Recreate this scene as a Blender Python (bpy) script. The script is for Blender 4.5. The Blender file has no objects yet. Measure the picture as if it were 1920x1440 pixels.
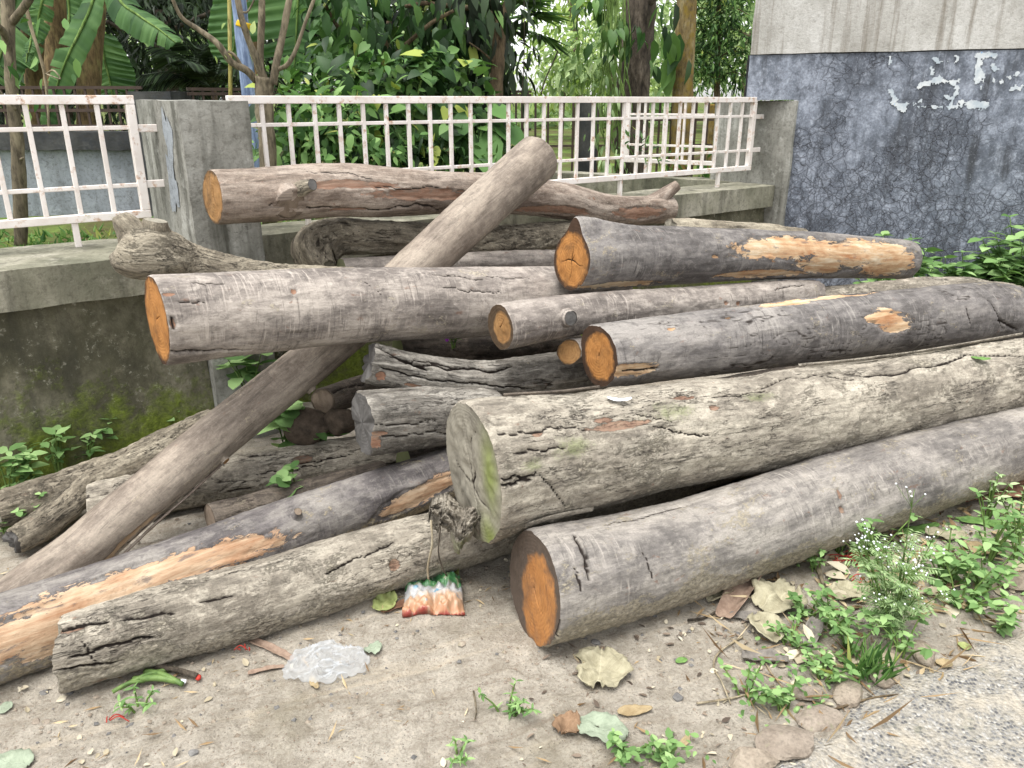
import bpy, math, random
import numpy as np
from mathutils import Vector

# ------------------------------------------------------------------ camera, sky, sun, exposure
sc = bpy.context.scene
COL = sc.collection
CAM_H = 1.5
FPX = 1480.0
TH = math.atan(533 / FPX)
cam_d = bpy.data.cameras.new("camera"); cam = bpy.data.objects.new("camera", cam_d); COL.objects.link(cam)
cam.location = (0, 0, CAM_H); cam.rotation_euler = (math.pi / 2 - TH, 0, 0)
cam_d.sensor_width = 36; cam_d.lens = 36 * FPX / 1920; cam_d.clip_start = 0.05; cam_d.clip_end = 2000
sc.camera = cam

SUN_AZ, SUN_EL = math.radians(-140), math.radians(74)
world = bpy.data.worlds.new("World"); sc.world = world; world.use_nodes = True
wn = world.node_tree
sky = wn.nodes.new("ShaderNodeTexSky"); sky.sky_type = 'NISHITA'; sky.sun_disc = False
sky.sun_elevation = SUN_EL; sky.sun_rotation = SUN_AZ; sky.air_density = 1.0; sky.dust_density = 1.5
hs = wn.nodes.new("ShaderNodeHueSaturation"); hs.inputs['Saturation'].default_value = 0.08
wn.links.new(sky.outputs[0], hs.inputs['Color'])
wn.links.new(hs.outputs[0], wn.nodes['Background'].inputs['Color'])
wn.nodes['Background'].inputs['Strength'].default_value = 0.12
sd = bpy.data.lights.new("sun", 'SUN'); sd.energy = 1.5; sd.angle = math.radians(45); sd.color = (1, .97, .92)
sun = bpy.data.objects.new("sun", sd); COL.objects.link(sun)
sdir = Vector((math.sin(SUN_AZ) * math.cos(SUN_EL), math.cos(SUN_AZ) * math.cos(SUN_EL), math.sin(SUN_EL)))
sun.rotation_euler = sdir.to_track_quat('Z', 'Y').to_euler(); sun.location = (-3, -4, 9)
sc.view_settings.view_transform = 'Standard'; sc.view_settings.look = 'None'
sc.view_settings.exposure = 1.57; sc.view_settings.gamma = 1
sc.cycles.max_bounces = 6; sc.cycles.diffuse_bounces = 3; sc.cycles.transparent_max_bounces = 8
sc.cycles.use_denoising = True

# ------------------------------------------------------------------ measuring helpers
CT, ST = math.cos(TH), math.sin(TH)
def ray(px, py):
    u = (px - 960) / FPX; v = (720 - py) / FPX
    return np.array((u, v * ST + CT, v * CT - ST))
def at(px, py, Y):
    r = ray(px, py); t = Y / r[1]
    return np.array((r[0] * t, Y, CAM_H + r[2] * t))
def atz(px, py, z=0.0):
    r = ray(px, py); t = (z - CAM_H) / r[2]
    return np.array((r[0] * t, r[1] * t, z))
def px_m(py, Y):                       # metres per photo pixel at a depth
    return Y / ray(960, py)[1] / FPX
def proj(P):
    P = np.atleast_2d(P) - np.array((0, 0, CAM_H))
    dz = P[:, 1] * CT - P[:, 2] * ST
    up = P[:, 1] * ST + P[:, 2] * CT
    return np.stack((960 + FPX * P[:, 0] / dz, 720 - FPX * up / dz), 1)

# ------------------------------------------------------------------ numpy noise
def vnoise(p, seed=0):
    p = np.asarray(p, float); i = np.floor(p).astype(np.int64); f = p - i
    u = f * f * f * (f * (f * 6 - 15) + 10)
    out = 0
    for dx in (0, 1):
        wx = u[..., 0] if dx else 1 - u[..., 0]
        for dy in (0, 1):
            wy = u[..., 1] if dy else 1 - u[..., 1]
            for dz in (0, 1):
                wz = u[..., 2] if dz else 1 - u[..., 2]
                h = ((i[..., 0] + dx) * 73856093) ^ ((i[..., 1] + dy) * 19349663) ^ ((i[..., 2] + dz) * 83492791) ^ (seed * 2654435)
                h = (h ^ (h >> 13)) & 0xffffffff; h = (h * 1274126177) & 0xffffffff; h = h ^ (h >> 16)
                out = out + wx * wy * wz * ((h & 0xffff) / 32767.5 - 1)
    return out
def fbm(p, octv=4, seed=0, gain=.5):
    p = np.asarray(p, float); a = 1; o = 0; n = 0
    for k in range(octv):
        o = o + a * vnoise(p, seed + 17 * k); n += a; a *= gain; p = p * 2.03
    return o / n
def sstep(a, b, x):
    t = np.clip((x - a) / (b - a), 0, 1); return t * t * (3 - 2 * t)

# ------------------------------------------------------------------ mesh building
class MB:
    def __init__(s): s.v = []; s.f = []; s.n = 0; s.attr = {}
    def add(s, v, f, **attr):
        v = np.asarray(v, float)
        s.v.append(v)
        for q in f: s.f.append(tuple(int(i) + s.n for i in q))
        for k, a in attr.items(): s.attr.setdefault(k, []).append(np.asarray(a, float))
        s.n += len(v)
    def box(s, c, ex, ey, ez, hx, hy, hz):
        c, ex, ey, ez = map(np.asarray, (c, ex, ey, ez))
        v = [c + a * hx * ex + b * hy * ey + d * hz * ez for a in (-1, 1) for b in (-1, 1) for d in (-1, 1)]
        s.add(v, [(0, 1, 3, 2), (4, 6, 7, 5), (0, 4, 5, 1), (2, 3, 7, 6), (0, 2, 6, 4), (1, 5, 7, 3)])
    def tube(s, pts, rad, seg=8, cap=True, rough=0, seed=0):
        pts = np.asarray(pts, float); m = len(pts); rad = np.broadcast_to(rad, (m,)).astype(float)
        T = np.gradient(pts, axis=0); T /= np.linalg.norm(T, axis=1)[:, None] + 1e-9
        a = np.array((0, 0, 1.)) if abs(T[0][2]) < .8 else np.array((1., 0, 0))
        E1 = []
        for t in T:
            a = a - t * a.dot(t); a = a / (np.linalg.norm(a) + 1e-9); E1.append(a)
        E1 = np.array(E1); E2 = np.cross(T, E1)
        ph = np.linspace(0, 2 * np.pi, seg, endpoint=False)
        R = rad[:, None] * np.ones(seg)
        V = pts[:, None] + (E1[:, None] * np.cos(ph)[None, :, None] + E2[:, None] * np.sin(ph)[None, :, None]) * R[..., None]
        if rough:
            nn = fbm(V * 14, 3, seed) * rough; V = pts[:, None] + (V - pts[:, None]) * (1 + nn)[..., None]
        F = []
        for i in range(m - 1):
            for j in range(seg):
                k = (j + 1) % seg; F.append((i * seg + j, i * seg + k, (i + 1) * seg + k, (i + 1) * seg + j))
        if cap: F.append(tuple(range(seg))[::-1]); F.append(tuple((m - 1) * seg + j for j in range(seg)))
        s.add(V.reshape(-1, 3), F)
    def build(s, name, mat, parent=None, smooth=True, org=None):
        V = np.concatenate(s.v) if s.v else np.zeros((0, 3))
        if org is not None: V = V - np.asarray(org)
        me = bpy.data.meshes.new(name); me.from_pydata(V.tolist(), [], s.f)
        for k, L in s.attr.items():
            A = np.concatenate(L)
            if A.ndim == 1:
                at_ = me.attributes.new(k, 'FLOAT', 'POINT'); at_.data.foreach_set('value', A.astype(np.float32))
            elif A.shape[1] == 3:
                at_ = me.attributes.new(k, 'FLOAT_VECTOR', 'POINT'); at_.data.foreach_set('vector', A.astype(np.float32).ravel())
            else:
                at_ = me.attributes.new(k, 'FLOAT_COLOR', 'POINT'); at_.data.foreach_set('color', A.astype(np.float32).ravel())
        me.materials.append(mat)
        if smooth: me.polygons.foreach_set('use_smooth', [True] * len(me.polygons))
        me.update()
        o = bpy.data.objects.new(name, me); COL.objects.link(o)
        if parent is not None: o.parent = parent
        if org is not None and parent is None: o.location = org
        return o
def bevel(o, w, seg=2):
    m = o.modifiers.new("bevel", 'BEVEL'); m.width = w; m.segments = seg; m.limit_method = 'ANGLE'; return o
def thing(name, label, cat, loc=(0, 0, 0), group=None):
    o = bpy.data.objects.new(name, None); COL.objects.link(o); o.location = tuple(loc); o.empty_display_size = .05
    return tag(o, label, cat, group)
def tag(o, label, cat, group=None, kind=None):
    if label: o['label'] = label
    if cat: o['category'] = cat
    if group: o['group'] = group
    if kind: o['kind'] = kind
    return o
def grid_faces(m, n, wrap=False):
    F = []
    for i in range(m - 1):
        for j in range(n if wrap else n - 1):
            k = (j + 1) % n; F.append((i * n + j, i * n + k, (i + 1) * n + k, (i + 1) * n + j))
    return F
def smooth_path(P, n):
    P = np.asarray(P, float)
    if len(P) == 2:
        t = np.linspace(0, 1, n)[:, None]; return P[0] * (1 - t) + P[1] * t
    Q = np.vstack((2 * P[0] - P[1], P, 2 * P[-1] - P[-2])); out = []
    u = np.linspace(0, len(P) - 1, n)
    for x in u:
        i = min(int(x), len(P) - 2); t = x - i; a, b, c, d = Q[i:i + 4]
        out.append(.5 * (2 * b + (c - a) * t + (2 * a - 5 * b + 4 * c - d) * t * t + (3 * b - a - 3 * c + d) * t ** 3))
    return np.array(out)

# ------------------------------------------------------------------ material helpers
def lin(r, g, b):
    f = lambda c: (c / 255 / 12.92) if c < 10 else ((c / 255 + .055) / 1.055) ** 2.4
    return (f(r), f(g), f(b), 1)
class M:
    def __init__(s, name):
        s.m = bpy.data.materials.new(name); s.m.use_nodes = True; s.nt = s.m.node_tree
        s.b = s.nt.nodes['Principled BSDF']; s.out = s.nt.nodes['Material Output']
    def nd(s, typ, ins=None, **props):
        n = s.nt.nodes.new(typ)
        for k, v in props.items(): setattr(n, k, v)
        for k, v in (ins or {}).items(): s.put(n.inputs[k], v)
        return n
    def put(s, sock, v):
        if isinstance(v, bpy.types.NodeSocket): s.nt.links.new(v, sock)
        else: sock.default_value = v
    def attr(s, name, out='Vector'):
        return s.nd('ShaderNodeAttribute', attribute_name=name).outputs[out]
    def pos(s): return s.nd('ShaderNodeTexCoord').outputs['Object']
    def geo(s): return s.nd('ShaderNodeNewGeometry').outputs['Position']
    def map(s, vec, scale, loc=(0, 0, 0), rot=(0, 0, 0)):
        return s.nd('ShaderNodeMapping', {'Vector': vec, 'Scale': scale, 'Location': loc, 'Rotation': rot}).outputs[0]
    def noise(s, vec, scale=(1, 1, 1), detail=4, rough=.55, dist=0, loc=(0, 0, 0)):
        if isinstance(scale, (int, float)): scale = (scale,) * 3
        return s.nd('ShaderNodeTexNoise', {'Vector': s.map(vec, scale, loc), 'Scale': 1.0, 'Detail': detail, 'Roughness': rough, 'Distortion': dist}).outputs['Fac']
    def mth(s, op, a, b=0.0, clamp=False):
        n = s.nd('ShaderNodeMath', operation=op, use_clamp=clamp); s.put(n.inputs[0], a); s.put(n.inputs[1], b); return n.outputs[0]
    def rng(s, v, a, b, c=0.0, d=1.0, smooth=False):
        n = s.nd('ShaderNodeMapRange', {'Value': v, 'From Min': a, 'From Max': b, 'To Min': c, 'To Max': d})
        if smooth: n.interpolation_type = 'SMOOTHSTEP'
        return n.outputs[0]
    def ramp(s, fac, stops):
        n = s.nd('ShaderNodeValToRGB', {'Fac': fac}); e = n.color_ramp.elements
        while len(e) < len(stops): e.new(.5)
        for x, (p, c) in zip(e, stops): x.position = p; x.color = c
        return n.outputs[0]
    def mix(s, fac, a, b, mode='MIX'):
        n = s.nd('ShaderNodeMix', data_type='RGBA', blend_type=mode); n.clamp_factor = True
        s.put(n.inputs[0], fac); s.put(n.inputs[6], a); s.put(n.inputs[7], b); return n.outputs[2]
    def grey(s, v):
        n = s.nd('ShaderNodeCombineColor'); [s.put(n.inputs[k], v) for k in range(3)]; return n.outputs[0]
    def bump(s, h, strength=.5, dist=.01):
        n = s.nd('ShaderNodeBump', {'Height': h, 'Strength': strength, 'Distance': dist}); s.nt.links.new(n.outputs[0], s.b.inputs['Normal'])
    def done(s, col, rough=.8, spec=.3):
        s.put(s.b.inputs['Base Color'], col); s.put(s.b.inputs['Roughness'], rough); s.b.inputs['Specular IOR Level'].default_value = spec; return s.m
    def sep(s, col):
        n = s.nd('ShaderNodeSeparateColor'); s.put(n.inputs[0], col); return n.outputs

def bark_mat(name, dark, mid, light, dust, dust_amt=.35, fib=.35, scuff=.3, crack=.3, red=.3, moss=0.0, wood=((196, 150, 100), (214, 176, 128), (176, 110, 60)), rough=.75, bump=.5, blotch=(2.4, 5, 5), streak=.3, mottle=.7):
    k = M(name); g = k.attr('gc'); msk = k.nd('ShaderNodeAttribute', attribute_name='mask'); R, G, B = k.sep(msk.outputs['Color'])[:3]; A = msk.outputs['Alpha']
    sh = lambda c, f: tuple(min(255, int(x * f)) for x in c)
    big = k.noise(g, blotch, 8, .68, .3)
    c = k.ramp(big, [(.38, lin(*dark)), (.5, lin(*mid)), (.61, lin(*light))])
    mot = k.noise(g, (17, 24, 24), 9, .74, .4, loc=(3, 1, 7)); mo2 = k.noise(g, (7, 11, 11), 9, .72, .5, loc=(8, 3, 2))
    c = k.mix(k.rng(mot, .52, .60, 0, mottle), c, lin(*light)); c = k.mix(k.rng(mot, .40, .47, mottle, 0), c, lin(*dark))
    c = k.mix(k.rng(mo2, .55, .62, 0, mottle * .8), c, lin(*sh(light, 1.08))); c = k.mix(k.rng(mo2, .37, .44, mottle * .8, 0), c, lin(*sh(dark, .8)))
    fine = k.noise(g, (14, 100, 100), 6, .7); grit = k.noise(g, (140, 190, 190), 5, .75, loc=(6, 2, 9))
    c = k.mix(1.0, c, k.grey(k.rng(fine, .3, .7, 1 - fib * .8, 1 + fib * .8)), 'MULTIPLY'); c = k.mix(1.0, c, k.grey(k.rng(grit, .3, .7, 1 - fib * .8, 1 + fib * .8)), 'MULTIPLY')
    strk = k.noise(g, (4, 34, 34), 7, .72, .5, loc=(1, 6, 6))
    c = k.mix(k.rng(strk, .53, .66, 0, streak), c, lin(*light)); c = k.mix(k.rng(strk, .34, .46, streak, 0), c, lin(*sh(dark, .72)))
    # scrapes round the stem
    sm = k.rng(k.noise(g, (3, 8, 8), 4, .6, loc=(9, 2, 1)), .45, .58); s1 = k.noise(g, (75, 7, 7), 5, .65, .8)
    c = k.mix(k.mth('MULTIPLY', k.mth('MULTIPLY', k.rng(s1, .56, .66), sm), scuff), c, lin(*sh(light, 1.1))); c = k.mix(k.mth('MULTIPLY', k.mth('MULTIPLY', k.rng(s1, .34, .43, 1, 0), sm), scuff * .9), c, lin(*sh(dark, .66)))
    # dusty soil: in blotches, thick where the log has lain on the ground
    d1 = k.noise(g, (5, 8, 8), 10, .75, .4, loc=(5, 5, 5)); d2 = k.noise(g, (80, 110, 110), 5, .7)
    dd = k.mth('ADD', k.mth('ADD', k.rng(d1, .38, .64, -.55, .55), dust_amt), k.mth('MULTIPLY', G, 1.1))
    dd = k.rng(k.mth('ADD', dd, k.mth('MULTIPLY', k.mth('SUBTRACT', d2, .5), 1.5)), .42, .66)
    c = k.mix(k.mth('MULTIPLY', dd, .9), c, k.mix(k.rng(d2, .35, .65), lin(*sh(dust, .62)), lin(*dust)))
    rs = k.mth('MULTIPLY', k.rng(k.noise(g, (16, 30, 30), 8, .7, .4, loc=(1, 8, 3)), .63, .68), red)
    c = k.mix(rs, c, lin(118, 84, 64))
    # fine splits along the grain
    ln = k.noise(g, (6, 40, 40), 4, .65, .5, loc=(7, 7, 2))
    line = k.rng(k.mth('ABSOLUTE', k.mth('SUBTRACT', ln, .5)), 0, .013, 1, 0)
    reg = k.rng(k.noise(g, (3.5, 8, 8), 5, loc=(4, 9, 9)), .49, .57)
    line = k.mth('MULTIPLY', line, k.mth('MULTIPLY', reg, crack))
    c = k.mix(line, c, lin(38, 30, 25))
    # bare wood where the bark is torn off
    pn = k.noise(g, (13, 34, 34), 8, .7, .5, loc=(2, 4, 8)); pv = k.mth('ADD', R, k.mth('MULTIPLY', k.mth('SUBTRACT', pn, .5), 1.25))
    pm = k.mth('MULTIPLY', k.rng(pv, .44, .48), k.rng(R, .12, .3)); pe = k.mth('MULTIPLY', k.rng(pv, .36, .45), k.rng(R, .12, .3))
    wn_ = k.noise(g, (4, 46, 46), 7, .7, .5); w2 = k.noise(g, (5, 10, 10), 6, .65, .5)
    wc = k.ramp(k.mth('ADD', k.mth('MULTIPLY', wn_, .55), k.mth('MULTIPLY', w2, .45)), [(.38, lin(*wood[2])), (.5, lin(*wood[0])), (.60, lin(*wood[1]))])
    wc = k.mix(k.rng(k.noise(g, (9, 30, 30), 8, .75, .3, loc=(3, 3, 9)), .56, .64, 0, .7), wc, lin(*sh(mid, .9)))
    c = k.mix(k.mth('MULTIPLY', pe, .6), c, lin(*sh(dark, .8))); c = k.mix(pm, c, wc)
    mo = k.rng(k.mth('ADD', A, k.mth('ADD', k.mth('MULTIPLY', k.mth('SUBTRACT', mot, .5), 1.8), k.mth('MULTIPLY', k.mth('SUBTRACT', grit, .5), 1.4))), .62, 1.1, 0, .6)
    c = k.mix(mo, c, lin(122, 132, 84))
    c = k.mix(k.rng(B, .25, .8), c, lin(34, 26, 21))
    h = k.mth('ADD', k.mth('MULTIPLY', fine, .4), k.mth('ADD', k.mth('MULTIPLY', mot, .8), k.mth('MULTIPLY', grit, .35)))
    h = k.mth('SUBTRACT', h, k.mth('MULTIPLY', line, .9)); h = k.mth('ADD', h, k.mth('MULTIPLY', d2, k.mth('MULTIPLY', dd, 1.1))); h = k.mth('SUBTRACT', h, k.mth('MULTIPLY', pm, .35))
    k.bump(h, bump, .014)
    return k.done(c, k.rng(dd, 0, 1, rough, .95), .3)

def end_mat(name, ring_a, ring_b, rim, streak=.4):
    k = M(name); g = k.attr('ec'); msk = k.nd('ShaderNodeAttribute', attribute_name='mask'); R, G, B = k.sep(msk.outputs['Color'])[:3]
    ln = k.nd('ShaderNodeVectorMath', operation='LENGTH'); k.put(ln.inputs[0], k.map(g, (1, 1, 0)))
    nz = k.noise(g, 14, 4, .6)
    rr = k.mth('ADD', ln.outputs['Value'], k.mth('MULTIPLY', nz, .03))
    w = k.mth('MULTIPLY', k.mth('SINE', k.mth('MULTIPLY', rr, 560.0)), k.rng(k.noise(g, 9, 3, .6, 0, (8, 1, 1)), .35, .7))
    saw = k.noise(g, (30, 240, 30), 4, .6, .3)
    f = k.mth('ADD', k.mth('MULTIPLY', w, .10), k.mth('ADD', k.mth('MULTIPLY', nz, .5), k.mth('MULTIPLY', saw, streak * 1.3)))
    c = k.ramp(f, [(.25, lin(*ring_b)), (.62, lin(*ring_a))])
    hm = k.rng(k.mth('ADD', R, k.mth('MULTIPLY', k.mth('SUBTRACT', k.noise(g, 22, 5, .6), .5), .55)), -.06, .10)
    rimc = k.mix(k.noise(g, 60, 5, .7), lin(*rim), lin(*[int(x * .6) for x in rim]))
    c = k.mix(hm, rimc, c)
    st = k.rng(k.noise(g, 9, 8, .75, .4, loc=(3, 3, 3)), .46, .64, 0, .6)
    c = k.mix(st, c, lin(*[int(x * .8) for x in rim]))
    c = k.mix(G, c, lin(118, 130, 62))
    c = k.mix(k.rng(B, .3, .8), c, lin(30, 20, 14))
    k.bump(k.mth('ADD', k.mth('MULTIPLY', saw, .9), k.mth('MULTIPLY', w, .1)), .55, .008)
    return k.done(c, .8, .2)
# ------------------------------------------------------------------ ground, road, garden soil
def mat_dirt():
    k = M("dirt"); p = k.geo()
    a = k.noise(p, (1.7, 2.6, 1), 6, .6); b = k.noise(p, 13, 10, .74); c2 = k.noise(p, 120, 7, .8); c3 = k.noise(p, 42, 8, .75, .4, (1, 9, 0))
    c = k.ramp(a, [(.3, lin(174, 166, 152)), (.5, lin(195, 187, 174)), (.7, lin(208, 201, 188))])
    c = k.mix(k.rng(b, .38, .6, .75, 0), c, lin(146, 137, 123)); c = k.mix(k.rng(b, .56, .72, 0, .5), c, lin(206, 192, 170))
    c = k.mix(k.rng(c2, .34, .52, .7, 0), c, lin(128, 119, 107)); c = k.mix(k.rng(c2, .56, .66, 0, .6), c, lin(216, 204, 184))
    c = k.mix(k.rng(c3, .33, .45, .55, 0), c, lin(114, 104, 92)); c = k.mix(k.rng(c3, .60, .70, 0, .6), c, lin(210, 198, 178))
    st = k.noise(k.map(p, (1, 1, 1), (0, 0, 0), (0, 0, -.42)), (1.0, 15, 1), 7, .7, .4, (2, 0, 0)); c = k.mix(k.rng(st, .56, .68, 0, .5), c, lin(212, 198, 176)); c = k.mix(k.rng(st, .34, .44, .4, 0), c, lin(124, 108, 90))
    gr = k.nd('ShaderNodeTexVoronoi', {'Vector': k.map(p, (150, 150, 150)), 'Scale': 1.0}); gv = k.sep(gr.outputs['Color'])[0]; gm = k.mth('MULTIPLY', k.rng(gr.outputs['Distance'], .18, .30, 1, 0), k.mth('GREATER_THAN', gv, .72))
    c = k.mix(k.mth('MULTIPLY', gm, .7), c, k.ramp(k.sep(gr.outputs['Color'])[1], [(.2, lin(110, 106, 102)), (.6, lin(206, 198, 184)), (.9, lin(150, 110, 90))]))
    damp = k.noise(p, 2.4, 6, .65, 0, (7, 3, 0)); c = k.mix(k.rng(damp, .55, .68, 0, .45), c, lin(120, 112, 90))
    k.bump(k.mth('ADD', k.mth('MULTIPLY', b, .8), k.mth('ADD', k.mth('MULTIPLY', c2, .8), k.mth('ADD', k.mth('MULTIPLY', c3, .8), k.mth('MULTIPLY', gm, .4)))), .9, .016)
    return k.done(c, .95, .12)
def mat_asphalt():
    k = M("asphalt"); p = k.geo()
    v = k.nd('ShaderNodeTexVoronoi', {'Vector': k.map(p, (105, 105, 105)), 'Scale': 1.0, 'Randomness': 1.0}); cell = k.sep(v.outputs['Color'])[0]
    n = k.noise(p, 5, 7, .7); n2 = k.noise(p, 60, 5, .7)
    c = k.ramp(cell, [(.1, lin(86, 87, 90)), (.4, lin(120, 120, 119)), (.75, lin(150, 148, 144)), (.95, lin(176, 174, 169))])
    gap = k.rng(v.outputs['Distance'], .35, .62)
    c = k.mix(k.mth('MULTIPLY', gap, .8), c, lin(152, 147, 137)); n5 = k.noise(p, 160, 5, .8); c = k.mix(k.rng(n5, .35, .5, .5, 0), c, lin(70, 69, 67))
    c = k.mix(k.rng(n, .48, .62, 0, .85), c, k.mix(n2, lin(156, 148, 134), lin(180, 172, 157)))
    c = k.mix(k.rng(k.noise(p, 8, 6, .7, 0, (4, 4, 0)), .6, .7, 0, .5), c, lin(96, 100, 82))
    k.bump(k.mth('SUBTRACT', k.mth('MULTIPLY', n2, .5), k.mth('MULTIPLY', v.outputs['Distance'], .8)), .9, .010)
    return k.done(c, .92, .2)
def mat_soil():
    k = M("garden_soil"); p = k.geo(); a = k.noise(p, 1.2, 6, .65); b = k.noise(p, 24, 6, .7)
    c = k.ramp(a, [(.35, lin(84, 70, 52)), (.5, lin(86, 96, 52)), (.62, lin(104, 128, 60))])
    c = k.mix(k.rng(b, .35, .6, .5, 0), c, lin(58, 52, 38)); k.bump(b, .6, .03)
    return k.done(c, .95, .1)
DIRT, ASPH, SOIL = mat_dirt(), mat_asphalt(), mat_soil()

def ground_z(x, y):
    p = np.stack((np.asarray(x, float), np.asarray(y, float), 0 * np.asarray(x, float)), -1)
    near = np.exp(-(np.maximum(0, np.abs(p[..., 0]) - 3) ** 2 + np.maximum(0, p[..., 1] - 4) ** 2) / 4)
    z = .022 * fbm(p * np.array((1.6, 2.2, 1)), 3, 5) + .011 * fbm(p * 9, 4, 8) * near + .006 * fbm(p * 34, 3, 12) * near
    ca, sa = math.cos(.42), math.sin(.42); pr_ = np.stack((p[..., 0] * ca + p[..., 1] * sa, p[..., 1] * ca - p[..., 0] * sa, 0 * p[..., 0]), -1); r = fbm(pr_ * np.array((1.6, 15, 1)) + 4, 3, 22); z = z + .013 * np.abs(r) * near + .007 * np.maximum(0, fbm(p * 22, 2, 33) - .15) * near
    return z
def axis(lo, hi, step, far, g=1.25):
    a = list(np.arange(lo, hi, step)); d = step
    while a[-1] < far: d *= g; a.append(a[-1] + d)
    b = []; d = step; x = lo
    while x > -far: d *= g; x -= d; b.append(x)
    return np.array(b[::-1] + a)
gx, gy = axis(-1.9, 2.7, .0135, 900), axis(1.25, 3.3, .0135, 900)
X, Y = np.meshgrid(gx, gy, indexing='ij'); Z = ground_z(X, Y)
mb = MB(); mb.add(np.stack((X, Y, Z), -1).reshape(-1, 3), grid_faces(len(gx), len(gy))); g = mb.build("ground", DIRT); g['kind'] = 'structure'

# road: its worn edge dips under the dirt
def edge_pts():
    return np.array([atz(1395, 1480)[:2], atz(1480, 1400)[:2], atz(1590, 1330)[:2], atz(1730, 1255)[:2], atz(1920, 1175)[:2], atz(2300, 1040)[:2]])
EP = edge_pts()
def road_in(x, y):                     # signed distance-ish, positive on the road side
    d = np.full(np.shape(x), 1e9); s = np.zeros(np.shape(x))
    for i in range(len(EP) - 1):
        a, b = EP[i], EP[i + 1]; e = b - a; L2 = e.dot(e)
        t = ((x - a[0]) * e[0] + (y - a[1]) * e[1]) / L2
        lo = 0 if i else -20; hi = 1 if i < len(EP) - 2 else 40
        t = np.clip(t, lo, hi); qx, qy = a[0] + t * e[0], a[1] + t * e[1]
        dd = np.hypot(x - qx, y - qy); side = -np.sign(e[0] * (y - a[1]) - e[1] * (x - a[0]))
        m = dd < d; d = np.where(m, dd, d); s = np.where(m, side, s)
    return d * s
rx, ry = axis(.35, 2.3, .016, 60, 1.3), axis(.95, 2.2, .016, 30, 1.3)
X, Y = np.meshgrid(rx, ry, indexing='ij')
p = np.stack((X, Y, 0 * X), -1)
di = road_in(X, Y) + .05 * fbm(p * 7, 4, 41) + .03 * fbm(p * 25, 3, 42)
Z = np.maximum(ground_z(X, Y), -.004) * sstep(.5, -.1, di) + np.where(di > 0, .012 * sstep(0, .06, di), -.05 * sstep(0, -.08, di)) + .0035 * fbm(p * 40, 3, 43)
keep = di > -.12
idx = -np.ones(X.shape, int); idx[keep] = np.arange(keep.sum())
V = np.stack((X, Y, Z), -1)[keep]
F = [(idx[i, j], idx[i + 1, j], idx[i + 1, j + 1], idx[i, j + 1]) for i in range(len(rx) - 1) for j in range(len(ry) - 1) if min(idx[i, j], idx[i + 1, j], idx[i + 1, j + 1], idx[i, j + 1]) >= 0]
mb = MB(); mb.add(V, F); o = mb.build("road", ASPH); o['kind'] = 'structure'

# ------------------------------------------------------------------ the fence line
P0 = np.array((-1.877, 3.42)); AF = math.radians(36.5)
FD = np.array((math.cos(AF), math.sin(AF), 0)); FN = np.array((-math.sin(AF), math.cos(AF), 0)); UP = np.array((0, 0, 1.))
def W(s, w, z): return np.array((P0[0], P0[1], 0)) + FD * s + FN * w + UP * z

# raised garden behind the wall
gs = np.concatenate((-np.geomspace(60, 4, 12), np.arange(-3.8, 8, .12), np.geomspace(8.2, 200, 14))); gw = np.concatenate((np.arange(.08, 6, .12), np.geomspace(6.2, 300, 20)))
S_, W_ = np.meshgrid(gs, gw, indexing='ij')
V = np.array((P0[0], P0[1], .6)) + S_[..., None] * FD + W_[..., None] * FN
V[..., 2] += .05 * fbm(V * .9, 3, 60) * np.exp(-W_ / 30)
mb = MB(); mb.add(V.reshape(-1, 3), grid_faces(len(gs), len(gw))); o = mb.build("garden_soil", SOIL); o['kind'] = 'structure'

def mat_concrete(name, a, b, c_, moss=0.0, scale=1.0, dark=.5, mossz=(0, .5)):
    k = M(name); p = k.geo()
    n1 = k.noise(p, (2.2 * scale, 2.2 * scale, 1.6 * scale), 7, .65); st = k.noise(p, (9, 9, .9), 5, .6, .2, (3, 1, 0)); n3 = k.noise(p, 38, 7, .75); n4 = k.noise(p, 9, 9, .72, 0, (5, 2, 8))
    c = k.ramp(n1, [(.32, lin(*a)), (.5, lin(*b)), (.68, lin(*c_))])
    c = k.mix(k.rng(st, .5, .68, 0, dark), c, lin(58, 58, 50))
    c = k.mix(k.rng(n4, .56, .7, 0, .6), c, lin(*c_))
    c = k.mix(k.rng(n3, .36, .5, .45, 0), c, lin(66, 62, 54))
    ck = k.noise(p, 3.2, 6, .6, .6, (8, 8, 1)); cr = k.mth('MULTIPLY', k.rng(k.mth('ABSOLUTE', k.mth('SUBTRACT', ck, .5)), 0, .004, 1, 0), k.rng(n1, .52, .6))
    c = k.mix(cr, c, lin(46, 44, 40))
    h = k.mth('ADD', k.mth('MULTIPLY', n3, .4), k.mth('MULTIPLY', n4, .8))
    if moss:
        c = k.mix(k.mth('MULTIPLY', k.rng(n3, .56, .62), k.rng(n4, .48, .58)), c, lin(150, 148, 134))
        z = k.nd('ShaderNodeSeparateXYZ'); k.put(z.inputs[0], p); z = z.outputs[2]
        m = k.mth('ADD', k.rng(z, mossz[0], mossz[1], .62, -.35), k.mth('MULTIPLY', k.mth('SUBTRACT', k.noise(p, 6, 9, .75, 0, (1, 1, 1)), .5), 2.2))
        m = k.rng(m, .12, .55, 0, moss)
        c = k.mix(m, c, k.ramp(n3, [(.3, lin(66, 78, 30)), (.65, lin(126, 142, 56))])); h = k.mth('ADD', h, k.mth('MULTIPLY', m, k.mth('MULTIPLY', n3, 2.0)))
    k.bump(h, .6, .02)
    return k.done(c, .9, .2)
C_PILLAR = mat_concrete("pillar_concrete", (98, 98, 92), (142, 141, 134), (184, 184, 178), dark=.8)
C_LEDGE = mat_concrete("ledge_concrete", (94, 95, 80), (132, 130, 114), (172, 168, 154), dark=.6)
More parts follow.
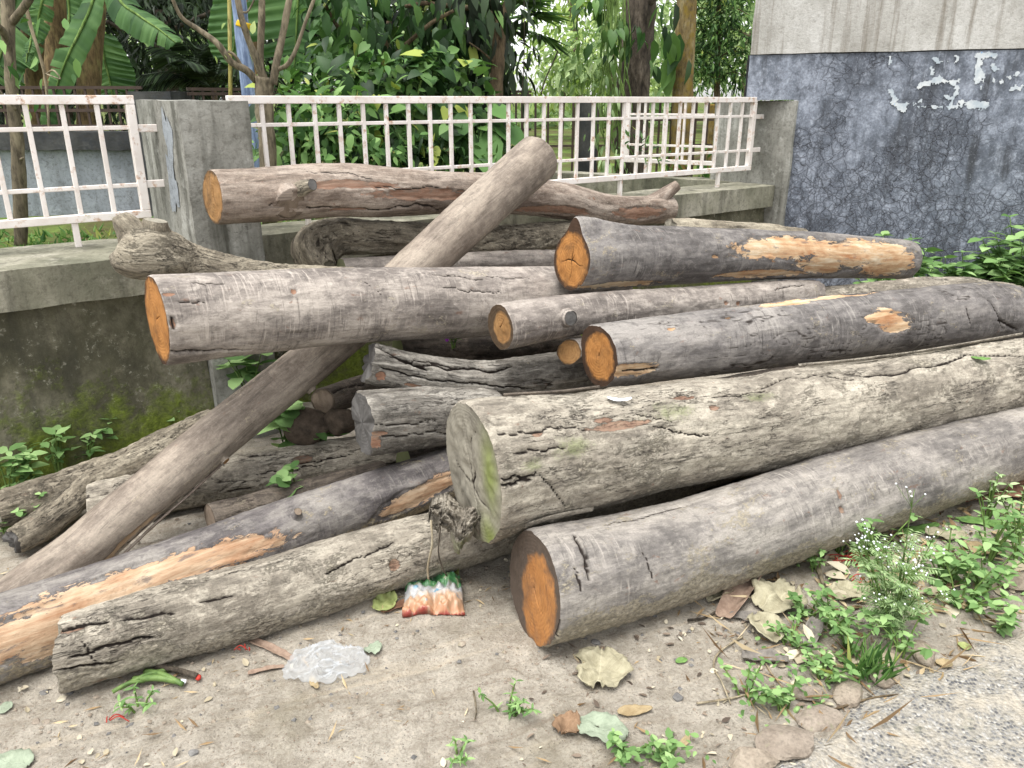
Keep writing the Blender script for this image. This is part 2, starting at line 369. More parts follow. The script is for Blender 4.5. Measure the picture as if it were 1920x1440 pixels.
C_WALL = mat_concrete("mossy_wall", (58, 58, 48), (88, 86, 70), (134, 130, 112), moss=.95, mossz=(.0, .72), scale=1.6, dark=.6)
C_PLAST = mat_concrete("blue_grey_plaster", (118, 124, 128), (146, 152, 158), (168, 174, 178), dark=.25)
C_DARK = mat_concrete("dark_concrete", (44, 46, 48), (62, 64, 66), (92, 92, 90))

def rough_box(mbx, s0, s1, w0, w1, z0, z1, step=.03, amp=.006, seed=0, F=None):
    """box in fence coordinates with worn, uneven faces (welded grid)"""
    F = F or W
    L = lambda a, b: np.linspace(a, b, max(2, int(abs(b - a) / step) + 1))
    S, Ww, Zz = L(s0, s1), L(w0, w1), L(z0, z1); c = np.array(F((s0 + s1) / 2, (w0 + w1) / 2, (z0 + z1) / 2))
    def face(A, B, fn):
        a, b = np.meshgrid(A, B, indexing='ij'); V = np.array([[fn(x, y) for y in B] for x in A])
        return V.reshape(-1, 3), grid_faces(len(A), len(B))
    for v, f in (face(S, Zz, lambda x, y: F(x, w0, y)), face(S, Zz, lambda x, y: F(x, w1, y)), face(Ww, Zz, lambda x, y: F(s0, x, y)), face(Ww, Zz, lambda x, y: F(s1, x, y)), face(S, Ww, lambda x, y: F(x, y, z0)), face(S, Ww, lambda x, y: F(x, y, z1))):
        d = np.stack((fbm(v * 7, 4, seed), fbm(v * 7, 4, seed + 3), fbm(v * 7, 4, seed + 6)), 1)
        mbx.add(v + d * amp, f)

# walls with their overhanging ledges
def low_wall(name, label, s0, s1, wl, wf, zt):
    t = thing(name, label, "wall", W((s0 + s1) / 2, 0, 0))
    m = MB(); rough_box(m, s0, s1, wf, .14, -.1, .742, .05, .012, 3); m.build("wall_body", C_WALL, t, org=np.array(t.location))
    m = MB(); rough_box(m, s0, s1, wl, .16, .745, .90, .03, .006, 9); m.build("ledge", C_LEDGE, t, org=np.array(t.location))
    return t
low_wall("low_wall", "mossy low concrete wall with jutting ledge below the left railing", -2.4, .383, -.40, -.335, .9)
low_wall("low_wall", "grey low concrete wall with jutting ledge behind the log pile, below the long railing", .672, 4.64, -.18, -.11, .9)
def pillar(label, s0, s1, w0, w1, zt, seed):
    t = thing("concrete_pillar", label, "pillar", W((s0 + s1) / 2, (w0 + w1) / 2, 0))
    m = MB(); rough_box(m, s0, s1, w0, w1, -.1, zt, .025, .007, seed); m.build("shaft", C_PILLAR, t, org=np.array(t.location)); return t
p1 = pillar("stained free-standing concrete pillar between the two white railings", .386, .669, -.398, .30, 1.497, 21)
p2 = pillar("stained concrete pillar joined to the blue-grey building wall", 4.652, 4.93, -.275, .45, 1.492, 31)
m = MB()                                # grey mortar patch round the railing lugs
for (w, z, a, b) in ((-.20, 1.33, .06, .13), (-.16, 1.14, .07, .11)):
    n = 22; ph = np.linspace(0, 2 * np.pi, n, endpoint=False); rr = 1 + .3 * np.sin(ph * 3 + z * 9) + .14 * np.sin(ph * 7)
    v = [W(.381, w + a * r_ * math.cos(q), z + b * r_ * math.sin(q)) for q, r_ in zip(ph, rr)] + [W(.377, w, z)]
    m.add(v, [(i, (i + 1) % n, n) for i in range(n)])
m.build("mortar_patch", C_PLAST, p1, org=np.array(p1.location))

# ------------------------------------------------------------------ white railings
def mat_whitepaint():
    k = M("white_railing_paint"); p = k.geo()
    n = k.noise(p, 26, 8, .7); n2 = k.noise(p, 7, 5, .6, 0, (3, 3, 3)); n3 = k.noise(p, 120, 4, .6)
    c = k.mix(k.rng(n2, .35, .7), lin(216, 208, 202), lin(236, 230, 226))
    r = k.mth('MULTIPLY', k.rng(n, .53, .62), k.rng(n2, .36, .6))
    c = k.mix(k.mth('MULTIPLY', r, .8), c, k.ramp(n3, [(.35, lin(150, 96, 58)), (.65, lin(196, 160, 122))]))
    c = k.mix(k.rng(k.noise(p, 15, 6, .7, 0, (8, 1, 1)), .58, .72, 0, .55), c, lin(168, 164, 120))
    k.bump(k.mth('ADD', n, k.mth('MULTIPLY', r, -.4)), .3, .004)
    return k.done(c, .55, .35)
WHITE = mat_whitepaint()
SP = .1310
def railing(label, s0, s1, pick, posts, lugs, ends, Fn=W, group="white bar railings", mat=None, thin=1.0, bot=True):
    mat = mat or WHITE
    A, Bv = Fn(1, 0, 0) - Fn(0, 0, 0), Fn(0, 1, 0) - Fn(0, 0, 0)
    o = np.array(Fn((s0 + s1) / 2, 0, 0)); t = thing("railing", label, "railing", o, group)
    def bar(name, sa, sb, za, zb, hw, w=0.0, bv=.003):
        m = MB(); c = np.array(Fn((sa + sb) / 2, w, (za + zb) / 2)); m.box(c, A, Bv, UP, abs(sb - sa) / 2, hw, abs(zb - za) / 2)
        ob = m.build(name, mat, t, smooth=False, org=o); bevel(ob, bv); return ob
    bar("top_rail", s0, s1, 1.482, 1.518, .019)
    bar("bottom_rail", s0, s1, 1.003, 1.036, .019)
    for zc in (1.387, 1.146): bar("middle_rail", s0, s1, zc - .009, zc + .009, .007)
    rr = random.Random(int(s0 * 100))
    for s in pick: bar("picket", s - .0095, s + .0095, 1.0365, 1.4815, .0095, rr.uniform(-.001, .001), .0025)
    for s in ends: bar("end_post", s - .018, s + .018, 1.0365, 1.4815, .0185)
    for s in posts: bar("foot_post", s - .0125, s + .0125, .893, 1.0025, .0125)
    for a, b in lugs:
        for zc in (1.383, 1.147): bar("wall_lug", a, b, zc - .016, zc + .016, .010)
    return t
railing("short white bar railing on the left wall, ending beside the free-standing pillar", -2.35, .310, [.1624 - SP * i for i in range(19)], [0.0, -1.3], [(.311, .392)], [.292])
railing("long white bar railing with rust specks running behind the log pile to the building wall", .71, 4.552, [.868 + SP * i for i in range(28)], [1.05, 3.22, 4.2], [(.665, .709), (4.553, 4.66)], [.728, 4.534])
# return railing in the garden behind, on its own little wall
Q0 = np.array((.35, 7.31)); QA = math.radians(-31); QD = np.array((math.cos(QA), math.sin(QA), 0)); QN = np.array((math.sin(-QA), math.cos(QA), 0))
def W2(s, w, z): return np.array((Q0[0], Q0[1], 0)) + QD * s + QN * w + UP * z
railing("small white railing set back in the garden behind the long railing, by the mossy trunk", .70, 1.72, [.87 + .17 * i for i in range(5)], [.9, 1.5], [], [.72, 1.70], W2)
t = thing("low_wall", "dark low wall under the set-back garden railing", "wall", W2(.9, 0, .5))
m = MB(); rough_box(m, -.2, 1.80, -.1, .12, .4, .895, .06, .008, 71, W2); m.build("wall_body", C_LEDGE, t, org=np.array(t.location))

# ------------------------------------------------------------------ building wall on the right
BA = math.radians(-25); B0 = np.array((2.035, 5.985)); BD = np.array((math.cos(BA), math.sin(BA), 0)); BN = np.array((-math.sin(BA), math.cos(BA), 0))
def WB(s, w, z): return np.array((B0[0], B0[1], 0)) + BD * s + BN * w + UP * z
def mat_bluewall():
    k = M("blue_grey_paint"); p = k.nd('ShaderNodeTexCoord').outputs['Object']
    n1 = k.noise(p, (3.2, 3.2, 2.4), 8, .65); mot = k.noise(p, (16, 16, 13), 6, .65, .3); st = k.noise(p, (11, 11, .8), 6, .65, .2, (2, 5, 0)); fi = k.noise(p, 70, 6, .7)
    c = k.ramp(n1, [(.34, lin(80, 85, 94)), (.48, lin(110, 117, 129)), (.64, lin(146, 153, 166))])
    c = k.mix(k.rng(mot, .52, .66, 0, .75), c, lin(164, 171, 184))
    c = k.mix(k.rng(mot, .34, .48, .65, 0), c, lin(58, 63, 72))
    c = k.mix(k.mth('MULTIPLY', k.rng(st, .50, .64, 0, .85), k.rng(n1, .56, .44)), c, lin(48, 50, 53))
    dv = k.nd('ShaderNodeVectorMath', operation='ADD'); ncol = k.nd('ShaderNodeTexNoise', {'Vector': p, 'Scale': 7.0, 'Detail': 4.0})
    sv = k.nd('ShaderNodeVectorMath', operation='SCALE'); k.put(sv.inputs[0], ncol.outputs['Color']); sv.inputs['Scale'].default_value = .13
    k.put(dv.inputs[0], p); k.put(dv.inputs[1], sv.outputs[0])
    v1 = k.nd('ShaderNodeTexVoronoi', {'Vector': dv.outputs[0], 'Scale': 12.0}, feature='DISTANCE_TO_EDGE').outputs['Distance']
    v2 = k.nd('ShaderNodeTexVoronoi', {'Vector': dv.outputs[0], 'Scale': 27.0}, feature='DISTANCE_TO_EDGE').outputs['Distance']
    z = k.nd('ShaderNodeSeparateXYZ'); k.put(z.inputs[0], p)
    area = k.mth('ADD', k.noise(p, 2.1, 3, .5, 0, (6, 6, 2)), k.rng(z.outputs[2], .6, 1.9, .16, -.14))
    cr = k.mth('MULTIPLY', k.rng(v1, 0, .028, 1, 0), k.rng(area, .42, .56)); cr2 = k.mth('MULTIPLY', k.rng(v2, 0, .05, 1, 0), k.rng(area, .5, .62))
    crk = k.mth('MAXIMUM', cr, k.mth('MULTIPLY', cr2, .85))
    edge = k.mth('MULTIPLY', k.mth('MAXIMUM', k.rng(v1, 0, .2, .5, 0), k.rng(v2, .0, .25, .35, 0)), k.rng(area, .4, .55))
    c = k.mix(edge, c, lin(66, 70, 80)); c = k.mix(k.mth('MULTIPLY', crk, .75), c, lin(36, 37, 42))
    c = k.mix(k.rng(fi, .35, .6, .5, 0), c, lin(60, 63, 70)); c = k.mix(k.rng(fi, .56, .68, 0, .35), c, lin(160, 166, 176))
    k.bump(k.mth('SUBTRACT', k.mth('MULTIPLY', fi, .4), crk), .6, .008)
    return k.done(c, .6, .35)
def mat_whitewall():
    k = M("weathered_white_plaster"); p = k.geo()
    n1 = k.noise(p, (2.2, 2.2, 1.6), 7, .65); st = k.noise(p, (13, 13, .7), 6, .68, .15, (1, 4, 0)); n3 = k.noise(p, 46, 7, .75); bl = k.noise(p, (7, 7, 5), 8, .7, 0, (6, 3, 1))
    c = k.ramp(n1, [(.3, lin(142, 139, 132)), (.5, lin(174, 172, 167)), (.7, lin(204, 203, 200))])
    c = k.mix(k.rng(st, .50, .64, 0, .7), c, lin(112, 104, 92)); c = k.mix(k.rng(bl, .54, .68, 0, .5), c, lin(140, 138, 132))
    c = k.mix(k.rng(n3, .36, .5, .4, 0), c, lin(128, 124, 116)); k.bump(k.mth('ADD', n3, bl), .6, .012)
    return k.done(c, .9, .2)
t = thing("building_wall", "cracked blue-grey painted building wall with weathered white plaster above", "wall", WB(1.5, .1, 0))
BLUE, WHP = mat_bluewall(), mat_whitewall()
og = np.array(t.location)
m = MB(); rough_box(m, .003, 4.5, 0, .24, -.1, 1.4985, .06, .005, 51, WB); rough_box(m, -.36, 4.5, 0.001, .24, 1.4995, 1.80, .05, .005, 52, WB); m.build("painted_band", BLUE, t, org=og)
m = MB(); rough_box(m, -.355, 4.5, -.012, .24, 1.806, 3.6, .05, .006, 53, WB); m.build("plaster", WHP, t, org=og)
kd = mat_concrete("wall_joint", (30, 32, 36), (40, 42, 46), (56, 56, 58))
m = MB(); rough_box(m, -.36, 4.5, .004, .2, 1.798, 1.808, .02, .003, 54, WB); rough_box(m, -.372, -.3605, -.004, .2, 1.5, 1.80, .03, .004, 55, WB); m.build("dark_joint", kd, t, org=og)

# torn paper left of old posters
def mat_paper():
    k = M("torn_paper"); p = k.geo(); n = k.noise(p, 9, 6, .6); n2 = k.noise(p, 40, 4, .7)
    c = k.mix(k.rng(n, .4, .6), lin(164, 174, 182), lin(198, 202, 204)); c = k.mix(k.rng(n2, .56, .7, 0, .5), c, lin(140, 150, 160))
    c = k.mix(k.rng(k.noise(p, 16, 2, .5, 0, (3, 9, 2)), .70, .73, 0, .8), c, lin(96, 150, 200))
    k.bump(n2, .4, .004); return k.done(c, .8, .2)
PAPER = mat_paper()
def wall_pt(px, py):
    r = ray(px, py); c = B0 @ BN[:2]; tt = c / (r[:2] @ BN[:2]); P = np.array((0, 0, CAM_H)) + r * tt
    return (P[:2] - B0) @ BD[:2], P[2]
def torn(label, strokes, seed, name="torn_poster"):
    """strokes: (px0,py0,px1,py1,half width px); a scrap is what is left of a poster round them"""
    st = []
    for (a, b, c, d, hw) in strokes:
        s0, z0 = wall_pt(a, b); s1, z1 = wall_pt(c, d); st.append((s0, z0, s1, z1, hw * .0024))
    A = np.array(st); lo_s, hi_s = min(A[:, 0].min(), A[:, 2].min()) - .1, max(A[:, 0].max(), A[:, 2].max()) + .1; lo_z, hi_z = min(A[:, 1].min(), A[:, 3].min()) - .1, max(A[:, 1].max(), A[:, 3].max()) + .1
    g = .005; S = np.arange(lo_s, hi_s, g); Zs = np.arange(lo_z, hi_z, g); SS, ZZ = np.meshgrid(S, Zs, indexing='ij'); f = np.full(SS.shape, -9.)
    for (s0, z0, s1, z1, hw) in st:
        e = np.array((s1 - s0, z1 - z0)); q = np.clip(((SS - s0) * e[0] + (ZZ - z0) * e[1]) / (e @ e + 1e-9), 0, 1)
        f = np.maximum(f, hw - np.hypot(SS - s0 - q * e[0], ZZ - z0 - q * e[1]))
    pp = np.stack((SS, ZZ, 0 * SS), -1); f = f + .026 * fbm(pp * np.array((34, 20, 1)), 5, seed, .65) + .008 * fbm(pp * 110, 2, seed + 5)
    k = f > 0; lift = .004 + .006 * np.clip(.02 - f, 0, 1) * 40 * (fbm(pp * 14, 2, seed + 9) > .1)
    idx = -np.ones(SS.shape, int); idx[k] = np.arange(k.sum())
    V = np.array([WB(s, -.006 - .003 * l, z) for s, z, l in zip(SS[k], ZZ[k], lift[k])])
    F = [(idx[i, j], idx[i + 1, j], idx[i + 1, j + 1], idx[i, j + 1]) for i in range(len(S) - 1) for j in range(len(Zs) - 1) if min(idx[i, j], idx[i + 1, j], idx[i + 1, j + 1], idx[i, j + 1]) >= 0]
    m = MB(); m.add(V, F); c = V.mean(0); o = m.build(name, PAPER, None, org=c); tag(o, label, "torn poster", "torn poster scraps on the blue-grey wall"); return o
torn("large torn white poster scrap arching across the middle of the blue-grey wall", [(1728, 160, 1760, 150, 9), (1760, 150, 1790, 155, 7), (1798, 150, 1792, 175, 6), (1774, 180, 1785, 185, 8), (1792, 175, 1780, 200, 6), (1712, 198, 1730, 186, 5), (1720, 200, 1850, 200, 4), (1800, 192, 1850, 197, 10)], 3)
torn("crumpled torn poster scrap hanging at the left end of the lowest paper strip", [(1668, 168, 1680, 188, 5), (1672, 192, 1694, 204, 8), (1696, 196, 1712, 192, 3)], 7)
torn("thin white paper strip just under the plaster joint, left of the tall scrap", [(1752, 108, 1760, 116, 5), (1765, 116, 1795, 114, 2), (1786, 104, 1797, 112, 3)], 11)
torn("tall torn paper scrap under the plaster joint with a bluish fleck", [(1832, 104, 1866, 104, 9), (1835, 122, 1835, 150, 10), (1846, 140, 1838, 170, 4), (1862, 125, 1868, 130, 7)], 13)
torn("small white oval paper scrap between the tall scrap and the right scraps", [(1864, 151, 1878, 153, 5)], 17)
torn("ragged white paper scrap on the right of the wall, upper one of the two", [(1890, 145, 1906, 138, 6)], 19)
torn("ragged white paper scrap low on the right edge of the wall", [(1896, 166, 1910, 164, 6), (1914, 160, 1924, 160, 7)], 23)
torn("tiny white paper fleck standing left of the poster scraps", [(1668, 106, 1668, 118, 3), (1672, 114, 1672, 120, 2)], 29)
torn("small narrow paper fleck below the thin strip", [(1748, 126, 1749, 138, 4)], 31)
# ------------------------------------------------------------------ the logs
TAN = ((178, 150, 122), (198, 176, 150), (150, 112, 82)); CREAM = ((186, 156, 122), (204, 188, 162), (154, 108, 72))
BK = dict(
    slate=bark_mat("bark_slate", (78, 74, 72), (105, 101, 99), (138, 133, 128), (166, 155, 134), .02, .25, .8, .15, .4, wood=CREAM, rough=.6, bump=.35, mottle=.5),
    front=bark_mat("bark_grey_dusty", (92, 88, 85), (124, 119, 114), (155, 149, 141), (162, 153, 134), .10, .25, .7, .2, .5, rough=.66, bump=.45, wood=((130, 104, 88), (150, 128, 108), (104, 76, 62)), mottle=.5),
    violet=bark_mat("bark_dark_violet", (72, 68, 68), (100, 95, 94), (136, 131, 125), (170, 159, 136), .06, .28, .5, .15, .3, wood=TAN, rough=.66, bump=.45, mottle=.5),
    tan=bark_mat("bark_tan_cracked", (118, 111, 100), (152, 144, 131), (182, 174, 159), (186, 177, 159), .22, .34, .2, .9, .6, wood=((146, 118, 100), (160, 136, 116), (122, 92, 76)), bump=.9, streak=.35, mottle=.6),
    mauve=bark_mat("bark_mauve_grey", (102, 95, 90), (138, 130, 123), (172, 163, 154), (180, 170, 152), .04, .24, .7, .3, .5, rough=.68, bump=.4, wood=((146, 114, 94), (164, 134, 112), (118, 84, 64)), mottle=.5),
    brown=bark_mat("bark_smooth_brown", (100, 90, 81), (126, 115, 104), (152, 141, 128), (172, 160, 141), .02, .24, .2, .12, .3, wood=((172, 146, 118), (184, 162, 136), (148, 114, 86)), rough=.7, bump=.35, streak=.6, mottle=.4),
    red=bark_mat("bark_red_brown", (98, 84, 74), (131, 117, 105), (164, 151, 139), (170, 156, 140), .0, .34, .15, .35, .8, wood=((138, 108, 90), (152, 126, 108), (116, 84, 66)), rough=.62, bump=.5, blotch=(2.2, 9, 9), streak=.65, mottle=.4),
    rough=bark_mat("bark_rough_grey", (104, 96, 83), (138, 129, 113), (168, 159, 141), (174, 164, 145), .10, .5, .1, .8, .25, bump=1.1, streak=.3, mottle=.5),
    silver=bark_mat("wood_silver_grey", (90, 86, 80), (132, 127, 119), (168, 163, 154), (174, 165, 146), .0, .4, .1, .9, .5, wood=((160, 122, 100), (172, 142, 120), (138, 96, 74)), bump=.9, streak=.8, mottle=.4),
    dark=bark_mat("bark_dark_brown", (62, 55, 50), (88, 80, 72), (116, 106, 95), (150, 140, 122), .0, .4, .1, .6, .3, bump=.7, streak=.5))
EN = dict(
    knot=end_mat("knot_wood", (128, 114, 100), (98, 86, 74), (92, 80, 68), .7),
    ringed=end_mat("cut_end_ringed", (174, 122, 72), (140, 92, 52), (104, 91, 80)),
    orange=end_mat("cut_end_orange", (178, 126, 72), (144, 94, 48), (82, 62, 48)),
    brown=end_mat("cut_end_brown", (164, 126, 82), (132, 94, 56), (98, 80, 62)),
    grey=end_mat("cut_end_grey", (148, 143, 130), (112, 107, 96), (118, 112, 100), .7),
    dark=end_mat("cut_end_dark_grey", (98, 96, 94), (66, 64, 62), (70, 66, 62), .8))
LOG_GROUP = "cut logs in the roadside pile"
LOGN = [0]

def make_body(P, R, seg, ds, parent, org, mat, name="bark", lobes=(), rough=.004, plates=0.0, cracks=(), patches=(), dirt=0.0, mossy=(), pzone=None, lump=.04, ends=({}, {}), endmats=(None, None), seed=1, close=True):
    P = np.asarray(P, float); L = np.linalg.norm(np.diff(P, axis=0), axis=1).sum()
    dense = smooth_path(P, 400); Rd = smooth_path(np.stack((R, R, R), 1), 400)[:, 0]
    al = np.concatenate(([0], np.cumsum(np.linalg.norm(np.diff(dense, axis=0), axis=1)))); L = al[-1]
    n = max(8, int(L / ds)); s = np.linspace(0, L, n)
    if n > 14: s = np.concatenate(([0, .0025, .006], s[1:-1], [L - .006, L - .0025, L])) if s[1] > .007 else s
    n = len(s)
    C = np.stack([np.interp(s, al, dense[:, k]) for k in range(3)], 1); R0 = np.interp(s, al, Rd)
    T = np.gradient(C, s, axis=0); T /= np.linalg.norm(T, axis=1)[:, None]
    ker = np.ones(5) / 5
    a = np.array((0, 0, 1.)) if abs(T[0][2]) < .85 else np.array((0, -1., 0)); E1 = []
    for t in T: a = a - t * a.dot(t); a /= np.linalg.norm(a); E1.append(a)
    E1 = np.array(E1); E2 = np.cross(T, E1)
    ph = np.linspace(0, 2 * np.pi, seg, endpoint=False); SS, PH = np.meshgrid(s, ph, indexing='ij'); RR = R0[:, None] * np.ones(seg)
    def wrap(d): return (d + np.pi) % (2 * np.pi) - np.pi
    mul = np.ones_like(RR)
    for (p0, amp, wd, s0, sl) in lobes: mul += amp * np.exp(-(wrap(PH - p0) / wd) ** 2) * np.exp(-(np.maximum(0, np.abs(SS - s0)) / sl) ** 2)
    q = np.stack((SS * 1.7 + seed * 3.1, np.cos(PH) * .9, np.sin(PH) * .9), -1)
    mul += lump * (fbm(q, 3, seed) * 2.0 + .6 * fbm(q * np.array((2.6, 1.4, 1.4)), 2, seed + 40))
    RR = RR * mul
    dirv = lambda r: C[:, None] + (E1[:, None] * np.cos(PH)[..., None] + E2[:, None] * np.sin(PH)[..., None]) * r[..., None]
    V = dirv(RR)
    nrm = E1[:, None] * np.cos(PH)[..., None] + E2[:, None] * np.sin(PH)[..., None]
    eye = np.array((0, 0, CAM_H)); face = ((eye - V) * nrm).sum(-1) > 0
    pr = proj(V.reshape(-1, 3)).reshape(n, seg, 2)
    def find(px, py):
        d = np.hypot(pr[..., 0] - px, pr[..., 1] - py) + np.where(face, 0, 1e5); i = np.unravel_index(d.argmin(), d.shape); return i
    gc = np.stack((SS + seed * 7.3, RR * np.cos(PH), RR * np.sin(PH)), -1)
    jit = fbm(gc * np.array((9, 22, 22)), 3, seed + 50)
    mR = np.zeros_like(RR); mB = np.zeros_like(RR); mA = np.zeros_like(RR)
    for (px, py, hl, hw, skew) in patches:
        i, j = find(px, py); dS = SS - s[i]; dA = wrap(PH - ph[j]) * RR - skew * dS
        mR = np.maximum(mR, 1 - .6 * np.sqrt((dS / hl) ** 2 + (dA / hw) ** 2))
    for (px, py, hl, hw) in mossy:
        i, j = find(px, py); dS = SS - s[i]; dA = wrap(PH - ph[j]) * RR
        mA = np.maximum(mA, np.exp(-((dS / hl) ** 2 + (dA / hw) ** 2)))
    rg = (fbm(gc * np.array((7, 34, 34)), 4, seed + 2)) * rough + .5 * rough * fbm(gc * 70, 2, seed + 3)
    if plates:
        nn = np.abs(fbm(gc * np.array((5, 26, 26)), 3, seed + 4)); reg = sstep(-.25, .15, fbm(gc * np.array((2.2, 5, 5)), 2, seed + 5))
        
        if pzone:
            pi_, pj_ = find(pzone[0], pzone[1]); zz = np.exp(-((SS - s[pi_]) / pzone[2]) ** 2 - (wrap(PH - ph[pj_]) / pzone[3]) ** 2); reg = np.maximum(reg * .35, zz * sstep(-.6, -.1, fbm(gc * np.array((2.2, 5, 5)), 2, seed + 5))); nn2 = np.abs(fbm(gc * np.array((22, 15, 15)), 2, seed + 24)); nn = np.where(zz > .3, np.minimum(nn, nn2 * 1.5 + .02), nn)
        gr = (1 - sstep(0, .06, nn)) * reg; rg = rg - gr * plates; mB = np.maximum(mB, gr * .8)
        rg = rg + plates * .5 * fbm(gc * np.array((4, 14, 14)), 2, seed + 6)
    for (x0, y0, x1, y1, wd, dep) in cracks:
        i0, j0 = find(x0, y0); i1, j1 = find(x1, y1); s0, s1 = s[i0], s[i1]; p0, p1 = ph[j0], ph[j0] + wrap(ph[j1] - ph[j0])
        Lc = math.hypot(s1 - s0, (p1 - p0) * R0[i0])
        if abs(s1 - s0) >= abs(p1 - p0) * R0[i0]:
            u = (SS - s0) / (s1 - s0 + 1e-9); off = wrap(PH - (p0 + (p1 - p0) * u)) * RR + .05 * Lc * fbm(np.stack((u * 5 + 9 * x0, 0 * u, 0 * u), -1), 3, seed + 11)
        else:
            u = wrap(PH - p0) / (p1 - p0); off = SS - (s0 + (s1 - s0) * u) + .05 * Lc * fbm(np.stack((u * 5 + 9 * x0, 0 * u, 0 * u), -1), 3, seed + 11)
        env = np.where((u > 0) & (u < 1), np.clip(4 * u * (1 - u), 0, 1) ** .5, 0)
        w_ = wd * (.35 + .65 * env); g_ = np.exp(-(off / w_) ** 2) * (env > 0)
        rg = rg - g_ * dep; mB = np.maximum(mB, sstep(.25, .6, g_))
    dwn = (-nrm[..., 2]); mG = dirt * sstep(-.25, .55, dwn + .35 * jit) * sstep(.62, .40, V[..., 2] / max(.3, 2.6 * R0.max()) - .12)
    if dirt: rg = rg + mG * .006 * fbm(gc * 60, 3, seed + 14)
    # bark torn off: the bare wood lies a little lower
    rg = rg - .006 * sstep(.38, .46, mR + .3 * jit)
    RR2 = RR + rg
    for e, sgn in ((0, 1), (1, -1)):
        dE = s if e == 0 else L - s
        RR2 = RR2 * (1 - .03 * np.exp(-(dE / .004)))[:, None]
    V = dirv(RR2)
    for e in (0, 1):                    # slanted saw cuts
        ed = ends[e] or {}; a_, b_ = ed.get('tilt', (0, 0)); f = np.exp(-((s if e == 0 else L - s) / (R0[0] * 1.2)) ** 2)
        V = V + T[:, None] * ((a_ * np.cos(PH) + b_ * np.sin(PH)) * RR2 * f[:, None])[..., None]
        if ed.get('ragged'):
            nz = fbm(np.stack((np.cos(PH) * 3, np.sin(PH) * 3, PH * 0 + seed), -1), 4, seed + 31) * np.where((s if e == 0 else L - s)[:, None] < .004, 1, 0)
            V = V + T[:, None] * (nz * ed['ragged'])[..., None]
    F = grid_faces(n, seg, True); msk = np.stack((mR, mG, mB, mA), -1)
    m = MB(); m.add(V.reshape(-1, 3), F, gc=gc.reshape(-1, 3), mask=msk.reshape(-1, 4))
    body = m.build(name, mat, parent, org=org)
    for e in (0, 1):
        if endmats[e] is None and not close: continue
        ed = ends[e] or {}; loop = V[0 if e == 0 else -1]; c = loop.mean(0); t = T[0 if e == 0 else -1]; e1, e2 = E1[0 if e == 0 else -1], E2[0 if e == 0 else -1]
        rings = 26 if endmats[e] else 3; fr = np.linspace(1, 0, rings); rel = loop - c
        VV = c + fr[:, None, None] * rel[None]; lx = (VV - c) @ e1; ly = (VV - c) @ e2; rb = np.hypot(rel @ e1, rel @ e2).mean()
        dz = .004 * fbm(np.stack((lx * 22, ly * 22, lx * 0 + seed), -1), 3, seed + 60) * np.clip((1 - fr) * 6, 0, 1)[:, None] * ed.get('bumpy', 1)
        VV = VV + (-t if e == 0 else t) * dz[..., None]
        cx, cy, rx, ry = ed.get('heart', (0, 0, .93, .93)); hR = 1 - np.sqrt(((lx / rb - cx) / rx) ** 2 + ((ly / rb - cy) / ry) ** 2)
        hB = np.zeros_like(lx); an = np.arctan2(ly, lx); rr_ = np.hypot(lx, ly) / rb
        hx, hy = ed.get('pith', (0, 0)); px_, py_ = lx / rb - hx, ly / rb - hy; an = np.arctan2(py_, px_); rr_ = np.hypot(px_, py_)
        for (ca, ln, wd) in ed.get('splits', ()):
            off = np.abs(wrap(an - ca - .12 * np.sin(rr_ * 7 + ca * 3))) * rr_ * rb; hB = np.maximum(hB, np.where(rr_ < ln, np.exp(-(off / (wd * (1.05 - rr_ / ln * .8))) ** 2), 0))
        VV = VV - (-t if e == 0 else t) * (hB * .006)[..., None]
        hG = np.zeros_like(lx)
        for (mx, my, mrx, mry) in ed.get('moss', ()): hG = np.maximum(hG, .85 * np.exp(-(((lx / rb - mx) / mrx) ** 2 + ((ly / rb - my) / mry) ** 2)))
        mm = MB(); mm.add(VV.reshape(-1, 3), grid_faces(rings, seg, True), ec=np.stack((lx + seed, ly, lx * 0), -1).reshape(-1, 3) * 0 + np.stack((lx, ly, lx * 0 + seed), -1).reshape(-1, 3), mask=np.stack((hR, hG, hB, 0 * hR), -1).reshape(-1, 4))
        if endmats[e] is not None: mm.build(ed.get('name', 'cut_end'), endmats[e], body if name != 'bark' else parent, org=org)
        else:
            mm.attr = {}; mm.add(np.zeros((0, 3)), []); mm.build('butt', mat, parent if name == 'bark' else body, org=org)
    return dict(V=V, nrm=nrm, find=find, R=R0, T=T, s=s, body=body, parent=parent, org=org, mat=mat, L=L)

def spine(pts):
    P = [None] * len(pts); A, Bq = at(pts[0][0], pts[0][1], pts[0][3]), at(pts[-1][0], pts[-1][1], pts[-1][3])
    nrm = np.array((-(Bq - A)[1], (Bq - A)[0], 0)); out = []; rad = []
    for p in pts:
        r = ray(p[0], p[1])
        if len(p) > 3: t = p[3] / r[1]
        else: t = ((A - np.array((0, 0, CAM_H))) @ nrm) / (r @ nrm)
        out.append(np.array((0, 0, CAM_H)) + r * t); rad.append(p[2] * t / FPX)
    return np.array(out), np.array(rad)
def log(label, pts, mat, ends=(None, None), endm=(None, None), seg=110, ds=.009, group=LOG_GROUP, name="log", **kw):
    LOGN[0] += 1; P, R = spine(pts); c = P.mean(0); org = np.array((c[0], c[1], max(0, min(P[:, 2] - R))))
    t = thing(name, label, "log", org, group)
    em = tuple(EN[x] if x else None for x in endm)
    d = make_body(P, R, seg, ds, t, org, BK[mat] if isinstance(mat, str) else mat, ends=ends, endmats=em, seed=LOGN[0] * 3 + 1, **kw)
    d['thing'] = t; return d
